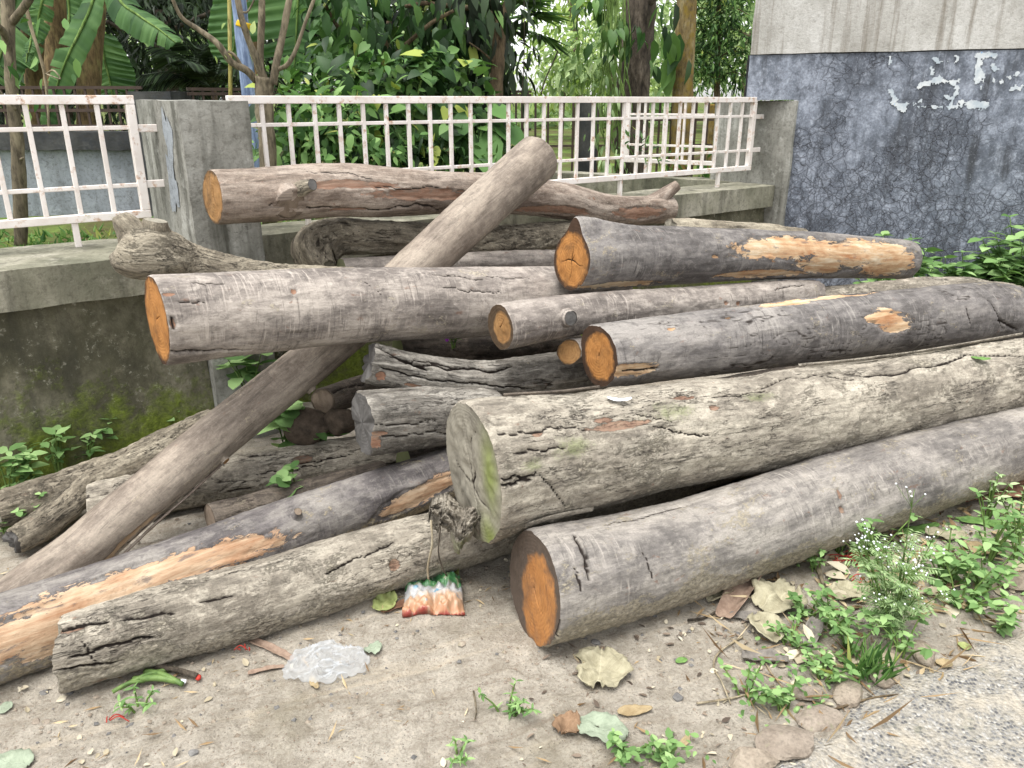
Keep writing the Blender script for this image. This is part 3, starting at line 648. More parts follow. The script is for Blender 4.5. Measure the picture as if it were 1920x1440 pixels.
def stub(d, pts, mat=None, endm=None, name="branch_stub", seg=40, ds=.006, **kw):
    P, R = spine(pts)
    return make_body(P, R, seg, ds, d['thing'], d['org'], BK[mat] if mat else d['mat'], name=name, endmats=(None, EN[endm] if endm else None), seed=int(pts[0][0]), close=True, **kw)
def knot(d, px, py, r, h, endm='grey', flare=1.7, lean=(0, 0, 0), name="knot"):
    i, j = d['find'](px, py); b = d['V'][i, j]; nv = d['nrm'][i, j] + np.array(lean); nv /= np.linalg.norm(nv)
    P = np.array([b - nv * r * .6, b + nv * h * .35, b + nv * h]); R = np.array([r * flare, r * 1.08, r])
    return make_body(P, R, 30, .004, d['thing'], d['org'], d['mat'], name=name, endmats=(None, EN[endm]), seed=int(px), rough=.003, lump=.08)

# front log, on the ground
A = log("thick grey log at the front with a dark-ringed orange end beside the bare dirt", [(1000, 1102, 112, 1.96), (1300, 1025, 90), (1632, 913, 82), (1913, 830, 66), (2200, 752, 56, 3.55)], 'front',
        ({'heart': (-.12, .22, .84, .66), 'tilt': (.05, -.06), 'splits': [(2.2, .5, .002)]}, None), ('ringed', None), 190, .0065, rough=.0035, dirt=1.0, lump=.035,
        cracks=[(1072, 1000, 1108, 1090, .007, .02), (1078, 1060, 1092, 1110, .004, .006), (1055, 1160, 1040, 1195, .004, .008), (1205, 1035, 1222, 1085, .003, .004), (1120, 985, 1300, 945, .003, .004)],
        patches=[(1580, 955, .012, .014, 0), (1575, 925, .008, .02, 0)])
B = log("biggest log, cracked and greyish tan, whose tall mossy grey end stands over two other logs", [(886, 884, 134, 2.16), (975, 866, 121), (1220, 827, 99), (1548, 773, 83), (1920, 700, 66), (2200, 640, 58, 3.77)], 'tan',
        ({'heart': (0, 0, 1.05, 1.05), 'pith': (-.2, 0), 'splits': [(.15, .95, .007), (-.35, .7, .005), (2.9, .9, .006), (1.9, .6, .005), (-1.4, .7, .005)], 'moss': [(.25, .62, .55, .22), (-.8, .5, .3, .3)], 'tilt': (-.05, .02), 'bumpy': 2}, None), ('grey', None), 200, .0065,
        rough=.006, plates=.010, pzone=(1005, 880, .30, .95), lump=.05, lobes=[(math.pi + .3, .16, .5, 0, .12), (0.1, .08, .6, 0, .3)], dirt=.3,
        cracks=[(935, 815, 1100, 800, .004, .010), (960, 850, 1060, 838, .004, .01), (940, 900, 1010, 890, .005, .012), (1000, 880, 1060, 950, .004, .01), (935, 910, 1000, 900, .005, .012), (1400, 720, 1900, 655, .006, .014), (1220, 800, 1330, 820, .004, .009), (1180, 770, 1260, 790, .003, .007), (1330, 745, 1450, 735, .004, .009), (1480, 700, 1600, 712, .004, .008)],
        patches=[(1170, 795, .12, .016, 0), (1130, 786, .05, .010, 0), (1340, 765, .022, .014, 0), (1010, 812, .02, .008, 0), (1280, 745, .06, .008, 0)], mossy=[(1075, 840, .10, .05), (1260, 770, .14, .05), (1000, 870, .05, .04), (1420, 745, .1, .03)])
i, j = B['find'](905, 960)
Cc = log("tan dusty log along the front left, its square-cut cracked end lying on the dirt", [(112, 1226, 67, 1.74), (292, 1173, 68), (474, 1124, 68), (700, 1052, 62), (930, 987, 55), (1596, 789, 38, 3.38)], 'tan',  # unseen far part lengthened to block light under the biggest log
         ({'heart': (0, 0, 1.05, 1.05), 'tilt': (.15, -.12), 'ragged': .02, 'splits': [(.8, .9, .003), (2.4, .8, .003)]}, None), ('grey', None), 170, .0065, rough=.004, plates=.003, pzone=(190, 1190, .22, 1.2), dirt=.9, lump=.045,
         cracks=[(105, 1180, 200, 1165, .006, .014), (130, 1235, 290, 1190, .005, .01), (110, 1255, 230, 1240, .004, .008), (300, 1105, 480, 1060, .004, .01), (370, 1130, 440, 1118, .004, .008), (610, 1080, 680, 1040, .004, .010), (680, 1045, 740, 1015, .004, .009), (230, 1165, 330, 1150, .004, .009), (150, 1200, 180, 1240, .003, .006)],
         patches=[(125, 1182, .04, .012, .1), (740, 1058, .018, .022, 0)])
D = log("dark violet-grey log at left with a long orange bare strip", [(-170, 1255, 83, 1.66), (0, 1197, 81), (219, 1123, 75), (600, 975, 58), (833, 892, 49), (1000, 832, 44, 3.05)], 'violet', (None, None), (None, None), 160, .007, rough=.003, dirt=.6, lump=.035,
        patches=[(330, 1062, .34, .048, .10), (210, 1105, .26, .05, .0), (60, 1188, .40, .058, .05), (-100, 1250, .3, .06, 0), (795, 925, .20, .04, -.12), (120, 1210, .15, .03, .1)])
knot(D, 557, 966, .014, .026, 'knot', 1.9)
E_ = log("long smooth brown log slanting up across the pile from bottom left to the railing", [(-60, 1190, 52, 1.95), (140, 1046, 49, 2.22), (224, 972, 46, 2.36), (415, 812, 43, 2.68), (603, 660, 41, 3.02), (784, 500, 42, 3.36), (900, 392, 43, 3.66), (1009, 296, 44, 4.0)], 'brown',
         (None, {'heart': (0, 0, .9, .9)}), (None, 'brown'), 100, .008, rough=.002, lump=.03, dirt=.25, patches=[(240, 1010, .14, .012, 0), (430, 890, .05, .014, .1)],
         cracks=[(430, 880, 200, 1055, .004, .008), (560, 760, 500, 800, .003, .004)])
knot(E_, 583, 732, .020, .010, 'brown', 1.6); knot(E_, 420, 862, .014, .006, 'brown', 1.8)
G = log("pale mauve-grey log jutting out left in mid pile, with a narrow orange sawn end", [(294, 598, 83, 2.50), (474, 585, 75), (690, 572, 67), (910, 566, 63), (1150, 556, 55, 3.70)], 'mauve',
        ({'heart': (0, 0, .95, .96), 'tilt': (-.06, .02), 'splits': [(1.2, .3, .002)]}, None), ('orange', None), 170, .007, rough=.003, lump=.03, lobes=[(math.pi, .10, .35, 0, .5)],
        cracks=[(300, 660, 470, 655, .006, .016), (330, 566, 385, 567, .003, .008), (360, 530, 425, 531, .003, .006), (800, 512, 905, 524, .004, .010), (830, 540, 940, 552, .003, .007), (910, 520, 1000, 520, .003, .006), (322, 592, 324, 620, .006, .008), (680, 525, 720, 560, .002, .003)],
        patches=[(552, 545, .012, .012, 0), (318, 552, .02, .008, 0), (323, 608, .008, .02, 0)])
H = log("slate-grey log topping the right of the pile, pear-shaped orange end with star splits", [(1072, 491, 57, 3.25), (1220, 480, 54), (1475, 478, 45), (1640, 484, 38), (1696, 487, 37, 4.5)], 'slate',
        ({'heart': (0, 0, .88, .86), 'splits': [(0.05, .8, .003), (1.7, .62, .003), (3.1, .75, .003), (4.6, .55, .003), (.8, .3, .002)], 'tilt': (.04, .0)}, {'heart': (0, 0, .9, .9)}), ('orange', 'grey'), 150, .007, rough=.0022, lump=.03,
        lobes=[(.0, .46, .30, 0, .20), (1.3, .05, .5, 0, .4), (2.2, -.06, .6, 0, .3)],
        patches=[(1480, 462, .42, .06, -.05), (1600, 476, .42, .09, -.10), (1665, 488, .26, .12, 0), (1430, 515, .34, .03, .0), (1540, 505, .2, .035, .1), (1160, 535, .25, .025, 0), (1340, 480, .016, .008, 0)])
N_ = log("thin grey log with a round knot near its end, below the pear-shaped end", [(938, 614, 44, 2.88), (1085, 590, 39), (1300, 573, 35), (1470, 556, 30), (1528, 549, 24, 3.98)], 'mauve',
         ({'heart': (.02, .12, .72, .68), 'splits': [(.7, .5, .002)]}, {'ragged': .05}), ('brown', 'grey'), 110, .008, rough=.004, dirt=0, lump=.04, cracks=[(1450, 545, 1510, 535, .004, .008)], patches=[(1362, 568, .016, .01, 0), (1385, 570, .014, .01, 0)])
knot(N_, 1064, 596, .032, .020, 'dark', 1.45)
O = log("dark slate log with an orange end propped against the biggest log, rough far end", [(1122, 668, 58, 2.74), (1220, 657, 60), (1453, 628, 63), (1657, 605, 60), (1850, 588, 58), (1912, 592, 50, 3.72)], 'slate',
        ({'heart': (0, .05, .80, .78), 'splits': [(.3, .35, .002), (-.4, .3, .002)], 'tilt': (0, .1)}, {'ragged': .05}), ('orange', 'grey'), 160, .007, rough=.003, lump=.035, dirt=.2, plates=.0015, lobes=[(-.9, .12, .6, 0, .5)],
        patches=[(1480, 566, .16, .035, 0), (1560, 556, .25, .03, 0), (1672, 600, .13, .045, .2), (1640, 595, .06, .02, 0), (1690, 612, .08, .03, 0), (1260, 617, .018, .007, 0), (1365, 596, .014, .006, 0), (1180, 695, .12, .03, 0)],
        cracks=[(1160, 700, 1235, 692, .005, .008), (1850, 560, 1880, 620, .006, .012), (1810, 575, 1820, 610, .005, .01), (1870, 600, 1905, 620, .006, .012)])
L_ = log("long reddish-brown log lying along the top of the pile below the white railing", [(399, 370, 51, 3.20), (474, 367, 50), (620, 356, 47), (709, 358, 45), (855, 360, 39), (957, 366, 36), (1056, 377, 33), (1147, 395, 28), (1252, 392, 26, 5.08)], 'red',
         ({'heart': (0, 0, .96, .95), 'splits': [(.6, .4, .0015), (2.5, .5, .0015)]}, {'bumpy': 3}), ('brown', None), 120, .009, rough=.003, lump=.05,
         cracks=[(640, 392, 830, 390, .005, .012), (500, 385, 640, 388, .004, .008), (570, 320, 700, 335, .003, .004), (700, 350, 830, 352, .003, .003), (960, 400, 1060, 408, .004, .008)], patches=[(660, 345, .3, .02, 0), (800, 365, .3, .03, 0), (1040, 395, .3, .03, -.05), (1200, 400, .25, .04, 0), (650, 393, .12, .01, 0)])
stub(L_, [(1160, 402, 24, 4.82), (1215, 386, 19, 4.97), (1250, 362, 13, 5.03), (1270, 347, 10, 5.05)], rough=.003)
knot(L_, 546, 384, .070, .002, 'knot', 1.10, (0, 0, -.15)); stub(L_, [(536, 378, 19, 3.43), (556, 358, 16, 3.35), (586, 346, 11, 3.29)], 'rough', 'dark', name="broken_branch", rough=.006)
Mm = log("crooked grey log with a hooked left end under the top log", [(606, 506, 26, 3.58), (592, 484, 40, 3.60), (594, 462, 44, 3.64), (632, 440, 36, 3.70), (710, 442, 31), (800, 447, 28), (930, 452, 29), (1040, 440, 27), (1160, 440, 24, 4.75)], 'rough', ({'ragged': .03}, None), ('grey', None), 90, .008, rough=.010, plates=.005, lump=.12)
log("half-hidden pale log between the crooked log and the mauve-grey log", [(640, 506, 22, 3.55), (860, 494, 20), (1100, 486, 20, 4.4)], 'mauve', (None, None), (None, None), 60, .012, lump=.05)
K = log("gnarled forked stump piece with two sawn stubs resting at the left ledge", [(228, 462, 20, 2.93), (234, 468, 40, 2.93), (250, 474, 52, 2.93), (274, 474, 54, 2.95), (312, 478, 47, 3.0), (362, 496, 36, 3.06), (440, 510, 28), (560, 517, 20), (690, 520, 15, 3.32)], 'rough', (None, None), (None, None), 90, .007, rough=.006, plates=.003, lump=.10)
stub(K, [(268, 462, 44, 2.95), (246, 432, 28, 2.94), (234, 416, 22, 2.93), (224, 405, 16, 2.93)], None, 'grey', rough=.005, lump=.08, ends=(None, {'tilt': (.1, -.2), 'heart': (0, 0, 1.1, 1.1)})); stub(K, [(290, 466, 46, 2.99), (290, 440, 31, 2.98), (291, 424, 25, 2.97), (292, 413, 22, 2.97)], None, 'grey', rough=.005, lump=.08, ends=(None, {'heart': (0, 0, 1.1, 1.1)}))
R_ = log("sagging silver-grey split log in the middle of the pile", [(692, 680, 37, 2.82), (782, 698, 33), (900, 710, 33), (1037, 699, 40), (1130, 684, 42, 3.25)], 'silver', ({'ragged': .02, 'tilt': (.0, -.12), 'heart': (0, 0, 1.1, 1.1)}, None), ('dark', None), 120, .007, rough=.005, plates=.008, lump=.07,
         cracks=[(705, 650, 800, 695, .008, .022), (760, 680, 960, 690, .006, .014), (715, 690, 800, 712, .004, .012), (790, 710, 900, 722, .004, .010), (880, 720, 1000, 728, .004, .008), (730, 665, 860, 690, .004, .009)], patches=[(718, 706, .02, .02, 0), (780, 725, .05, .006, .1)])
T_ = log("squared grey log with a charred slanting end below the sagging split log", [(680, 794, 58, 2.60), (780, 785, 56), (910, 772, 53, 2.98)], 'silver', ({'ragged': .015, 'tilt': (-.12, -.22), 'heart': (0, 0, 1.1, 1.1), 'splits': [(.3, .9, .003), (3.3, .9, .003)]}, None), ('dark', None), 120, .007, rough=.004, plates=.005, lump=.05,
         lobes=[(.9, .12, .35, 0, 2), (-.7, .10, .35, 0, 2), (2.4, .08, .4, 0, 2)], patches=[(712, 832, .03, .03, 0), (722, 812, .03, .012, 0)], cracks=[(705, 795, 830, 790, .003, .008), (720, 820, 840, 812, .003, .006)])
U_ = log("pale cracked log on the ground passing under the slanting brown log", [(166, 950, 43, 2.60), (452, 893, 42), (740, 846, 41, 3.08)], 'tan', ({'heart': (0, 0, 1.1, 1.1), 'tilt': (.1, 0)}, None), ('grey', None), 100, .008, rough=.005, plates=.006, lump=.06, dirt=.6, cracks=[(455, 855, 520, 850, .005, .014), (560, 870, 660, 850, .004, .01), (480, 890, 600, 872, .004, .009)], patches=[(567, 862, .04, .02, 0)])
V_ = log("short brown plank-like log end behind the dark violet log", [(394, 974, 31, 2.42), (560, 932, 29), (720, 890, 27, 2.86)], 'dark', ({'heart': (0, 0, .9, .9)}, None), ('knot', None), 70, .01, rough=.003, plates=.004, lump=.05, dirt=.5)
W_ = log("rough forked branch log at far left, lying against the mossy wall", [(398, 792, 30, 3.02), (310, 842, 34), (219, 884, 36), (110, 924, 38), (-10, 956, 32, 2.47)], 'rough', ({'ragged': .04}, {'ragged': .03}), ('grey', 'grey'), 90, .008, rough=.008, plates=.005, lump=.08, dirt=.3)
stub(W_, [(165, 905, 30, 2.66), (118, 952, 31, 2.55), (66, 992, 29, 2.45), (24, 1017, 27, 2.38)], None, 'dark', rough=.008, plates=.004, lump=.08, ends=(None, {'ragged': .03, 'bumpy': 5}))
X_ = log("short dark log with a round grey end tucked behind the slanting log", [(605, 752, 26, 3.12), (660, 736, 27), (780, 700, 26, 3.7)], 'dark', ({'heart': (0, 0, .88, .88), 'tilt': (0, .2)}, None), ('knot', None), 70, .01, rough=.003, lump=.05, cracks=[(620, 735, 690, 715, .004, .01)])
log("small log whose orange end peeps out beside the dark slate log", [(1067, 660, 23, 2.98), (1200, 640, 22, 3.35)], 'mauve', ({'heart': (0, 0, .95, .95), 'tilt': (.2, .3)}, None), ('brown', None), 60, .01, lump=.04)
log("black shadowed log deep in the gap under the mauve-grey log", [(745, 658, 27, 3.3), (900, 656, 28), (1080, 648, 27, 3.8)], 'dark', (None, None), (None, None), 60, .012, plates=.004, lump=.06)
log("weathered log end behind the dark slate log at the far right of the pile", [(1500, 566, 26, 4.0), (1680, 560, 34), (1800, 562, 40), (1895, 575, 42, 4.35)], 'tan', (None, {'ragged': .06, 'bumpy': 3}), (None, 'grey'), 90, .009, rough=.006, plates=.005, lump=.08)
log("grey log tip showing above the slate log in front of the right ledge", [(1255, 436, 26, 4.8), (1330, 440, 26), (1500, 450, 24, 5.3)], 'rough', ({'ragged': .03}, None), ('grey', None), 50, .012, rough=.006, lump=.1)
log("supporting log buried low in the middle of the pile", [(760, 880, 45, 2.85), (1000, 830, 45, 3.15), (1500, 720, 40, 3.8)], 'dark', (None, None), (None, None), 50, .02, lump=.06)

# splintered lip of torn wood hanging from the biggest log's end
def splinter_lip():
    nu, nv = 110, 70; u = np.linspace(0, 1, nu); v = np.linspace(0, 1, nv); U, Vv = np.meshgrid(u, v, indexing='ij')
    tx = np.interp(u, [0, .2, .45, .7, 1], [808, 836, 868, 900, 948]); ty = np.interp(u, [0, .2, .45, .7, 1], [948, 938, 966, 962, 940])
    bx = np.interp(u, [0, .12, .3, .45, .58, .75, 1], [800, 812, 838, 858, 876, 902, 952]); by = np.interp(u, [0, .12, .3, .45, .58, .75, 1], [962, 986, 1000, 1034, 1012, 994, 962])
    by = by + 16 * fbm(np.stack((u * 16, 0 * u, 0 * u), -1), 4, 3); bx = bx + 8 * fbm(np.stack((u * 13, 0 * u + 5, 0 * u), -1), 3, 8)
    X = tx[:, None] * (1 - Vv) + bx[:, None] * Vv; Y_ = ty[:, None] * (1 - Vv) + by[:, None] * Vv; q = np.stack((U * 9, Vv * 5, 0 * U), -1)
    D = 2.145 - .05 * np.sin(np.pi * np.clip(Vv * .75 + .1, 0, 1)) * np.sin(np.pi * U) + .03 * fbm(q, 4, 5) + .02 * np.abs(fbm(q * np.array((3, .8, 1)), 3, 15)) + np.interp(U, [0, .6, 1], [.03, 0, .06])
    P = np.array([[at(X[a, b], Y_[a, b], D[a, b]) for b in range(nv)] for a in range(nu)]).reshape(-1, 3); n = len(P); F = grid_faces(nu, nv); B2 = P + np.array((.0, .035, .010))
    rim = [a * nv for a in range(nu)] + [(nu - 1) * nv + b for b in range(1, nv)] + [a * nv + nv - 1 for a in range(nu - 2, -1, -1)] + list(range(nv - 2, 0, -1)); F3 = [(rim[a], rim[(a + 1) % len(rim)], rim[(a + 1) % len(rim)] + n, rim[a] + n) for a in range(len(rim))]
    V = np.concatenate((P, B2)); mo = np.tile((1.1 * sstep(.35, .9, Vv) * np.exp(-((U - .48) / .16) ** 2)).ravel(), 2); cr = np.tile((.55 * (np.abs(fbm(q * np.array((2, .5, 1)), 3, 21)) < .02)).ravel(), 2); m = MB()
    m.add(V, F + [tuple(a + n for a in f[::-1]) for f in F] + F3, gc=V[:, [2, 0, 1]], mask=np.stack((0 * mo, 0 * mo, cr, mo), 1)); m.build("splintered_lip", BK['tan'], B['thing'], org=B['org'])
splinter_lip()
# peeling bark flaps
def flap(d, pxs, w, name="bark_flap", mat=None, lift=.02, curl=.5, seed=0):
    """a strip of loose bark along the surface of log d through the given pixels"""
    L = []
    for p in pxs:
        i, j = d['find'](*p); L.append((d['V'][i, j], d['nrm'][i, j]))
    C = smooth_path([a for a, _ in L], 40); Nn = smooth_path([b for _, b in L], 40); T = np.gradient(C, axis=0); T /= np.linalg.norm(T, axis=1)[:, None]; S_ = np.cross(T, Nn)
    u = np.linspace(-1, 1, 7); V = []; up = np.linspace(0, 1, 40)
    for i in range(40):
        ww = w * (.35 + .65 * math.sin(math.pi * min(1, .08 + up[i] * .9))) * (1 + .3 * vnoise(np.array((up[i] * 9, seed, 0.)), 3))
        for q in u: V.append(C[i] + S_[i] * q * ww + Nn[i] * (lift * (.25 + .75 * abs(q) ** 2 * curl + .4 * up[i]) + .003))
    V = np.array(V); V = np.concatenate((V, V - np.repeat(Nn, 7, 0) * .004)); n = 280; F = grid_faces(40, 7); F2 = [tuple(i + n for i in f[::-1]) for f in F]
    rim = [i * 7 for i in range(40)] + [39 * 7 + k for k in range(1, 7)] + [i * 7 + 6 for i in range(38, -1, -1)] + [k for k in range(5, 0, -1)]
    F3 = [(rim[i], rim[(i + 1) % len(rim)], rim[(i + 1) % len(rim)] + n, rim[i] + n) for i in range(len(rim))]
    m = MB(); m.add(V, F + F2 + F3, gc=np.stack((V[:, 0] + V[:, 1], V[:, 2], V[:, 0] - V[:, 1]), 1), mask=np.zeros((len(V), 4))); m.build(name, mat or d['mat'], d['thing'], org=d['org'])
flap(E_, [(432, 893), (370, 945), (300, 998), (215, 1060)], .010, mat=BK['red'], lift=.014, seed=2)
flap(B, [(1500, 690), (1640, 672), (1760, 655), (1915, 632)], .022, lift=.02, seed=3)
flap(B, [(950, 742), (1050, 738), (1125, 733)], .008, lift=.014, mat=BK['dark'], seed=4)
flap(A, [(960, 985), (1030, 972), (1110, 962)], .03, lift=.03, mat=BK['tan'], seed=5)
flap(H, [(1410, 530), (1460, 527), (1510, 522)], .012, lift=.012, seed=6)
# ------------------------------------------------------------------ leaves, trunks, plants
RS = np.random.RandomState(11)
def leaf_mat(name, dark, mid, light, trans=.3, rough=.45, yellow=None):
    k = M(name); r = k.attr('rnd', 'Fac'); g = k.geo()
    n = k.noise(g, 9, 3)
    c = k.ramp(k.mth('ADD', k.mth('MULTIPLY', r, .8), k.mth('MULTIPLY', n, .25)), [(.12, lin(*dark)), (.5, lin(*mid)), (.92, lin(*light))])
    if yellow: c = k.mix(k.rng(r, .955, .97), c, lin(*yellow))
    k.put(k.b.inputs['Base Color'], c); k.b.inputs['Roughness'].default_value = min(.8, rough + .12); k.b.inputs['Specular IOR Level'].default_value = .28
    tr = k.nd('ShaderNodeBsdfTranslucent'); k.put(tr.inputs[0], k.mix(.5, c, k.mix(1.0, c, lin(220, 240, 120), 'MULTIPLY')))
    mx = k.nd('ShaderNodeMixShader', {'Fac': trans}); k.nt.links.new(k.b.outputs[0], mx.inputs[1]); k.nt.links.new(tr.outputs[0], mx.inputs[2]); k.nt.links.new(mx.outputs[0], k.out.inputs[0])
    return k.m
TEMPL = {
    'simple': ([(0, 0), (.45, -.5), (.45, .5), (1, 0)], [(0, 2, 3), (0, 3, 1)]),
    'ovate': ([(0, 0), (.22, -.42), (.22, 0), (.22, .42), (.55, -.46), (.55, 0), (.55, .46), (.82, -.22), (.82, 0), (.82, .22), (1, 0)],
              [(0, 2, 1), (0, 3, 2), (1, 2, 5, 4), (2, 3, 6, 5), (4, 5, 8, 7), (5, 6, 9, 8), (7, 8, 10), (8, 9, 10)]),
    'heart': ([(.1, 0), (-.04, -.24), (-.04, .24), (.12, -.46), (.12, .46), (.42, -.5), (.42, 0), (.42, .5), (.75, -.26), (.75, 0), (.75, .26), (1, 0)],
              [(0, 3, 1), (0, 2, 4), (0, 6, 5, 3), (0, 4, 7, 6), (5, 6, 9, 8), (6, 7, 10, 9), (8, 9, 11), (9, 10, 11)]),
    'round': ([(0, 0), (.2, -.38), (.2, .38), (.5, -.5), (.5, 0), (.5, .5), (.82, -.36), (.82, .36), (1, 0)],
              [(0, 4, 3, 1), (0, 2, 5, 4), (3, 4, 8, 6), (4, 5, 7, 8)]),
}
def leaf_arrays(C, D, N, Ls, Wd, templ='ovate', fold=.25, droop=.25):
    tp, tf = TEMPL[templ]; tp = np.array(tp, float); n = len(C)
    D = D / (np.linalg.norm(D, axis=1)[:, None] + 1e-9); N = N - D * (N * D).sum(1)[:, None]; N /= np.linalg.norm(N, axis=1)[:, None] + 1e-9; S = np.cross(D, N)
    u, v = tp[:, 0], tp[:, 1]
    fold = np.broadcast_to(fold, (n,)); droop = np.broadcast_to(droop, (n,))
    V = C[:, None] + D[:, None] * (u[None, :, None] * Ls[:, None, None]) + S[:, None] * (v[None, :, None] * Wd[:, None, None]) \
        + N[:, None] * ((np.abs(v)[None] * fold[:, None] * Wd[:, None] - (u ** 2)[None] * droop[:, None] * Ls[:, None])[..., None])
    k = len(tp); F = [tuple(i + k * q for i in f) for q in range(n) for f in tf]
    return V.reshape(-1, 3), F, np.repeat(RS.rand(n), k)
def add_leaves(m, C, D, N, L, W_, templ='ovate', fold=.25, droop=.25):
    V, F, r = leaf_arrays(np.asarray(C, float), np.asarray(D, float), np.asarray(N, float), np.asarray(L, float), np.asarray(W_, float), templ, fold, droop); m.add(V, F, rnd=r)
def rdir(n): d = RS.normal(size=(n, 3)); return d / np.linalg.norm(d, axis=1)[:, None]
def crown_leaves(m, blobs, n, L, W_, templ, down=.5, outw=.7, shell=.55, clump=.12, per=9, jitter=.5):
    """leaves in clumps spread through ellipsoid volumes (center, radii)"""
    vol = np.array([np.prod(b[1]) ** (2 / 3) for b in blobs]); cnt = (n * vol / vol.sum()).astype(int)
    for (c, r), k in zip(blobs, cnt):
        g = max(1, k // per); d = rdir(g); rad = RS.uniform(shell, 1, g) ** .7; tipp = np.asarray(c) + d * rad[:, None] * np.asarray(r)
        tipp += RS.normal(size=(g, 3)) * np.asarray(r) * .10
        C = np.repeat(tipp, per, 0); Do = np.repeat(d, per, 0)
        C = C + RS.normal(size=C.shape) * clump
        D = Do * outw + RS.normal(size=C.shape) * jitter + np.array((0, 0, -down)); N = np.array((0, -.25, .8)) + Do * .5 + RS.normal(size=C.shape) * .35
        sc_ = RS.uniform(.45, 1.2, len(C)); add_leaves(m, C, D, N, L * sc_, W_ * sc_ * RS.uniform(.8, 1.15, len(C)), templ, RS.uniform(.05, .4, len(C)), RS.uniform(.1, .5, len(C)))
def bark_tree(name, a, b, c_, moss=None, vs=3.0, bump=.6):
    k = M(name); p = k.geo(); n = k.noise(p, (vs * 3, vs * 3, vs * 1.2), 7, .65); f = k.noise(p, (34, 34, 9), 6, .7, .3)
    c = k.ramp(n, [(.32, lin(*a)), (.5, lin(*b)), (.68, lin(*c_))]); c = k.mix(k.rng(f, .36, .55, .7, 0), c, lin(*[int(x * .5) for x in a]))
    if moss: c = k.mix(k.rng(k.noise(p, 11, 7, .7, 0, (3, 3, 3)), .46, .62, 0, .85), c, lin(*moss))
    k.bump(k.mth('ADD', f, n), bump, .02); return k.done(c, .88, .2)
LF = dict(
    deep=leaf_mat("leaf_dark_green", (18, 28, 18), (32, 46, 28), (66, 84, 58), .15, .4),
    mid=leaf_mat("leaf_mid_green", (28, 50, 26), (56, 88, 44), (104, 138, 74), .26, .4, (158, 172, 84)),
    bright=leaf_mat("leaf_fresh_green", (58, 92, 48), (90, 128, 66), (138, 172, 104), .3, .5, (172, 180, 100)),
    lime=leaf_mat("leaf_light_green", (122, 146, 84), (162, 186, 112), (206, 222, 152), .45, .6),  # pale enough to give the far tree a hazy brightness by colour
    far=leaf_mat("leaf_far_haze_green", (104, 130, 88), (146, 170, 118), (190, 208, 156), .42, .6),  # lightened for distance: the haze is put into the leaf colour
    banana=leaf_mat("banana_leaf", (48, 78, 44), (74, 108, 60), (108, 142, 86), .35, .5),
    weed=leaf_mat("weed_leaf", (84, 118, 66), (118, 152, 92), (160, 190, 128), .3, .55),
    grey=leaf_mat("weed_grey_green", (122, 148, 102), (154, 180, 128), (186, 206, 158), .35, .6))
TB = dict(
    grey=bark_tree("trunk_grey_brown", (92, 84, 70), (122, 112, 94), (150, 140, 118)),
    brown=bark_tree("trunk_brown", (74, 62, 48), (104, 90, 70), (128, 114, 90)),
    dark=bark_tree("trunk_dark", (52, 46, 40), (84, 76, 66), (120, 110, 98), None, 4, 1.0),
    mossy=bark_tree("trunk_mossy", (92, 78, 54), (122, 106, 72), (150, 138, 104), (128, 108, 44)),
    pale=bark_tree("branch_pale", (128, 116, 94), (158, 146, 122), (184, 174, 152)),
    stem=bark_tree("green_stem", (74, 98, 48), (98, 124, 62), (124, 148, 84)),
    banana=bark_tree("banana_stem", (88, 74, 52), (116, 98, 68), (132, 124, 80)))
def pxpath(L, n=24):
    return smooth_path([at(*p) for p in L], n)
def tubes(parent, name, mat, paths, org, seg=9, rough=.15, n=24):
    m = MB()
    for i, (L, r0, r1) in enumerate(paths):
        P = pxpath(L, n) if len(L[0]) == 3 and isinstance(L, list) else smooth_path(L, n)
        m.tube(P, np.linspace(r0, r1, n), seg, True, rough, i + 3)
    return m.build(name, mat, parent, org=org)
def base_of(px, Y, z=.55): X = ray(px, 300)[0] / ray(px, 300)[1] * Y; return np.array((X, Y, z))
def tree(label, base_px, Y, trunks, blobs, n, L, W_, templ, lm, tm, cat="tree", name="tree", group=None, seg=10, rough=.15, **kw):
    o = base_of(base_px, Y); t = thing(name, label, cat, o, group)
    if trunks: tubes(t, "trunk", TB[tm], trunks, o, seg, rough)
    if n:
        m = MB(); crown_leaves(m, [(at(px, py, y), r) for (px, py, y, r) in blobs], n, L, W_, templ, **kw); m.build("crown", LF[lm], t, smooth=templ != 'simple', org=o)
    return t
# --- left: slender tree, hanging vine
tree("slender grey-brown tree at the far left close behind the left railing", 38, 5.18, [([(40, 470, 5.18), (34, 300, 5.18), (22, 160, 5.18), (14, 0, 5.2), (10, -120, 5.2)], .040, .034), ([(18, 100, 5.18), (6, 60, 5.1), (-14, 40, 5.0)], .024, .02), ([(18, 45, 5.2), (40, 20, 5.15), (70, -25, 5.1)], .026, .022), ([(36, 300, 5.18), (44, 296, 5.1)], .01, .006), ([(30, 205, 5.15), (-20, 150, 5.0)], .008, .005)],
     [(-5, 150, 5.0, (.12, .1, .1)), (62, 60, 5.1, (.08, .08, .1))], 26, .13, .05, 'ovate', 'bright', 'grey', per=3, rough=.3)
t = thing("hanging_vine", "pale bare vine stem dangling in front of the banana stems", "vine", base_of(70, 5.6, 1.5))
m = MB(); m.tube(pxpath([(42, -20, 5.6), (58, 50, 5.6), (72, 95, 5.6), (84, 140, 5.6), (90, 200, 5.6), (92, 250, 5.6)]), np.linspace(.013, .007, 24), 7, True, .2); m.tube(pxpath([(84, 140, 5.6), (100, 132, 5.55), (113, 148, 5.55), (95, 142, 5.5), (86, 138, 5.6)]), np.linspace(.006, .004, 24), 6)
m.build("stem", TB['pale'], t, org=np.array(t.location))
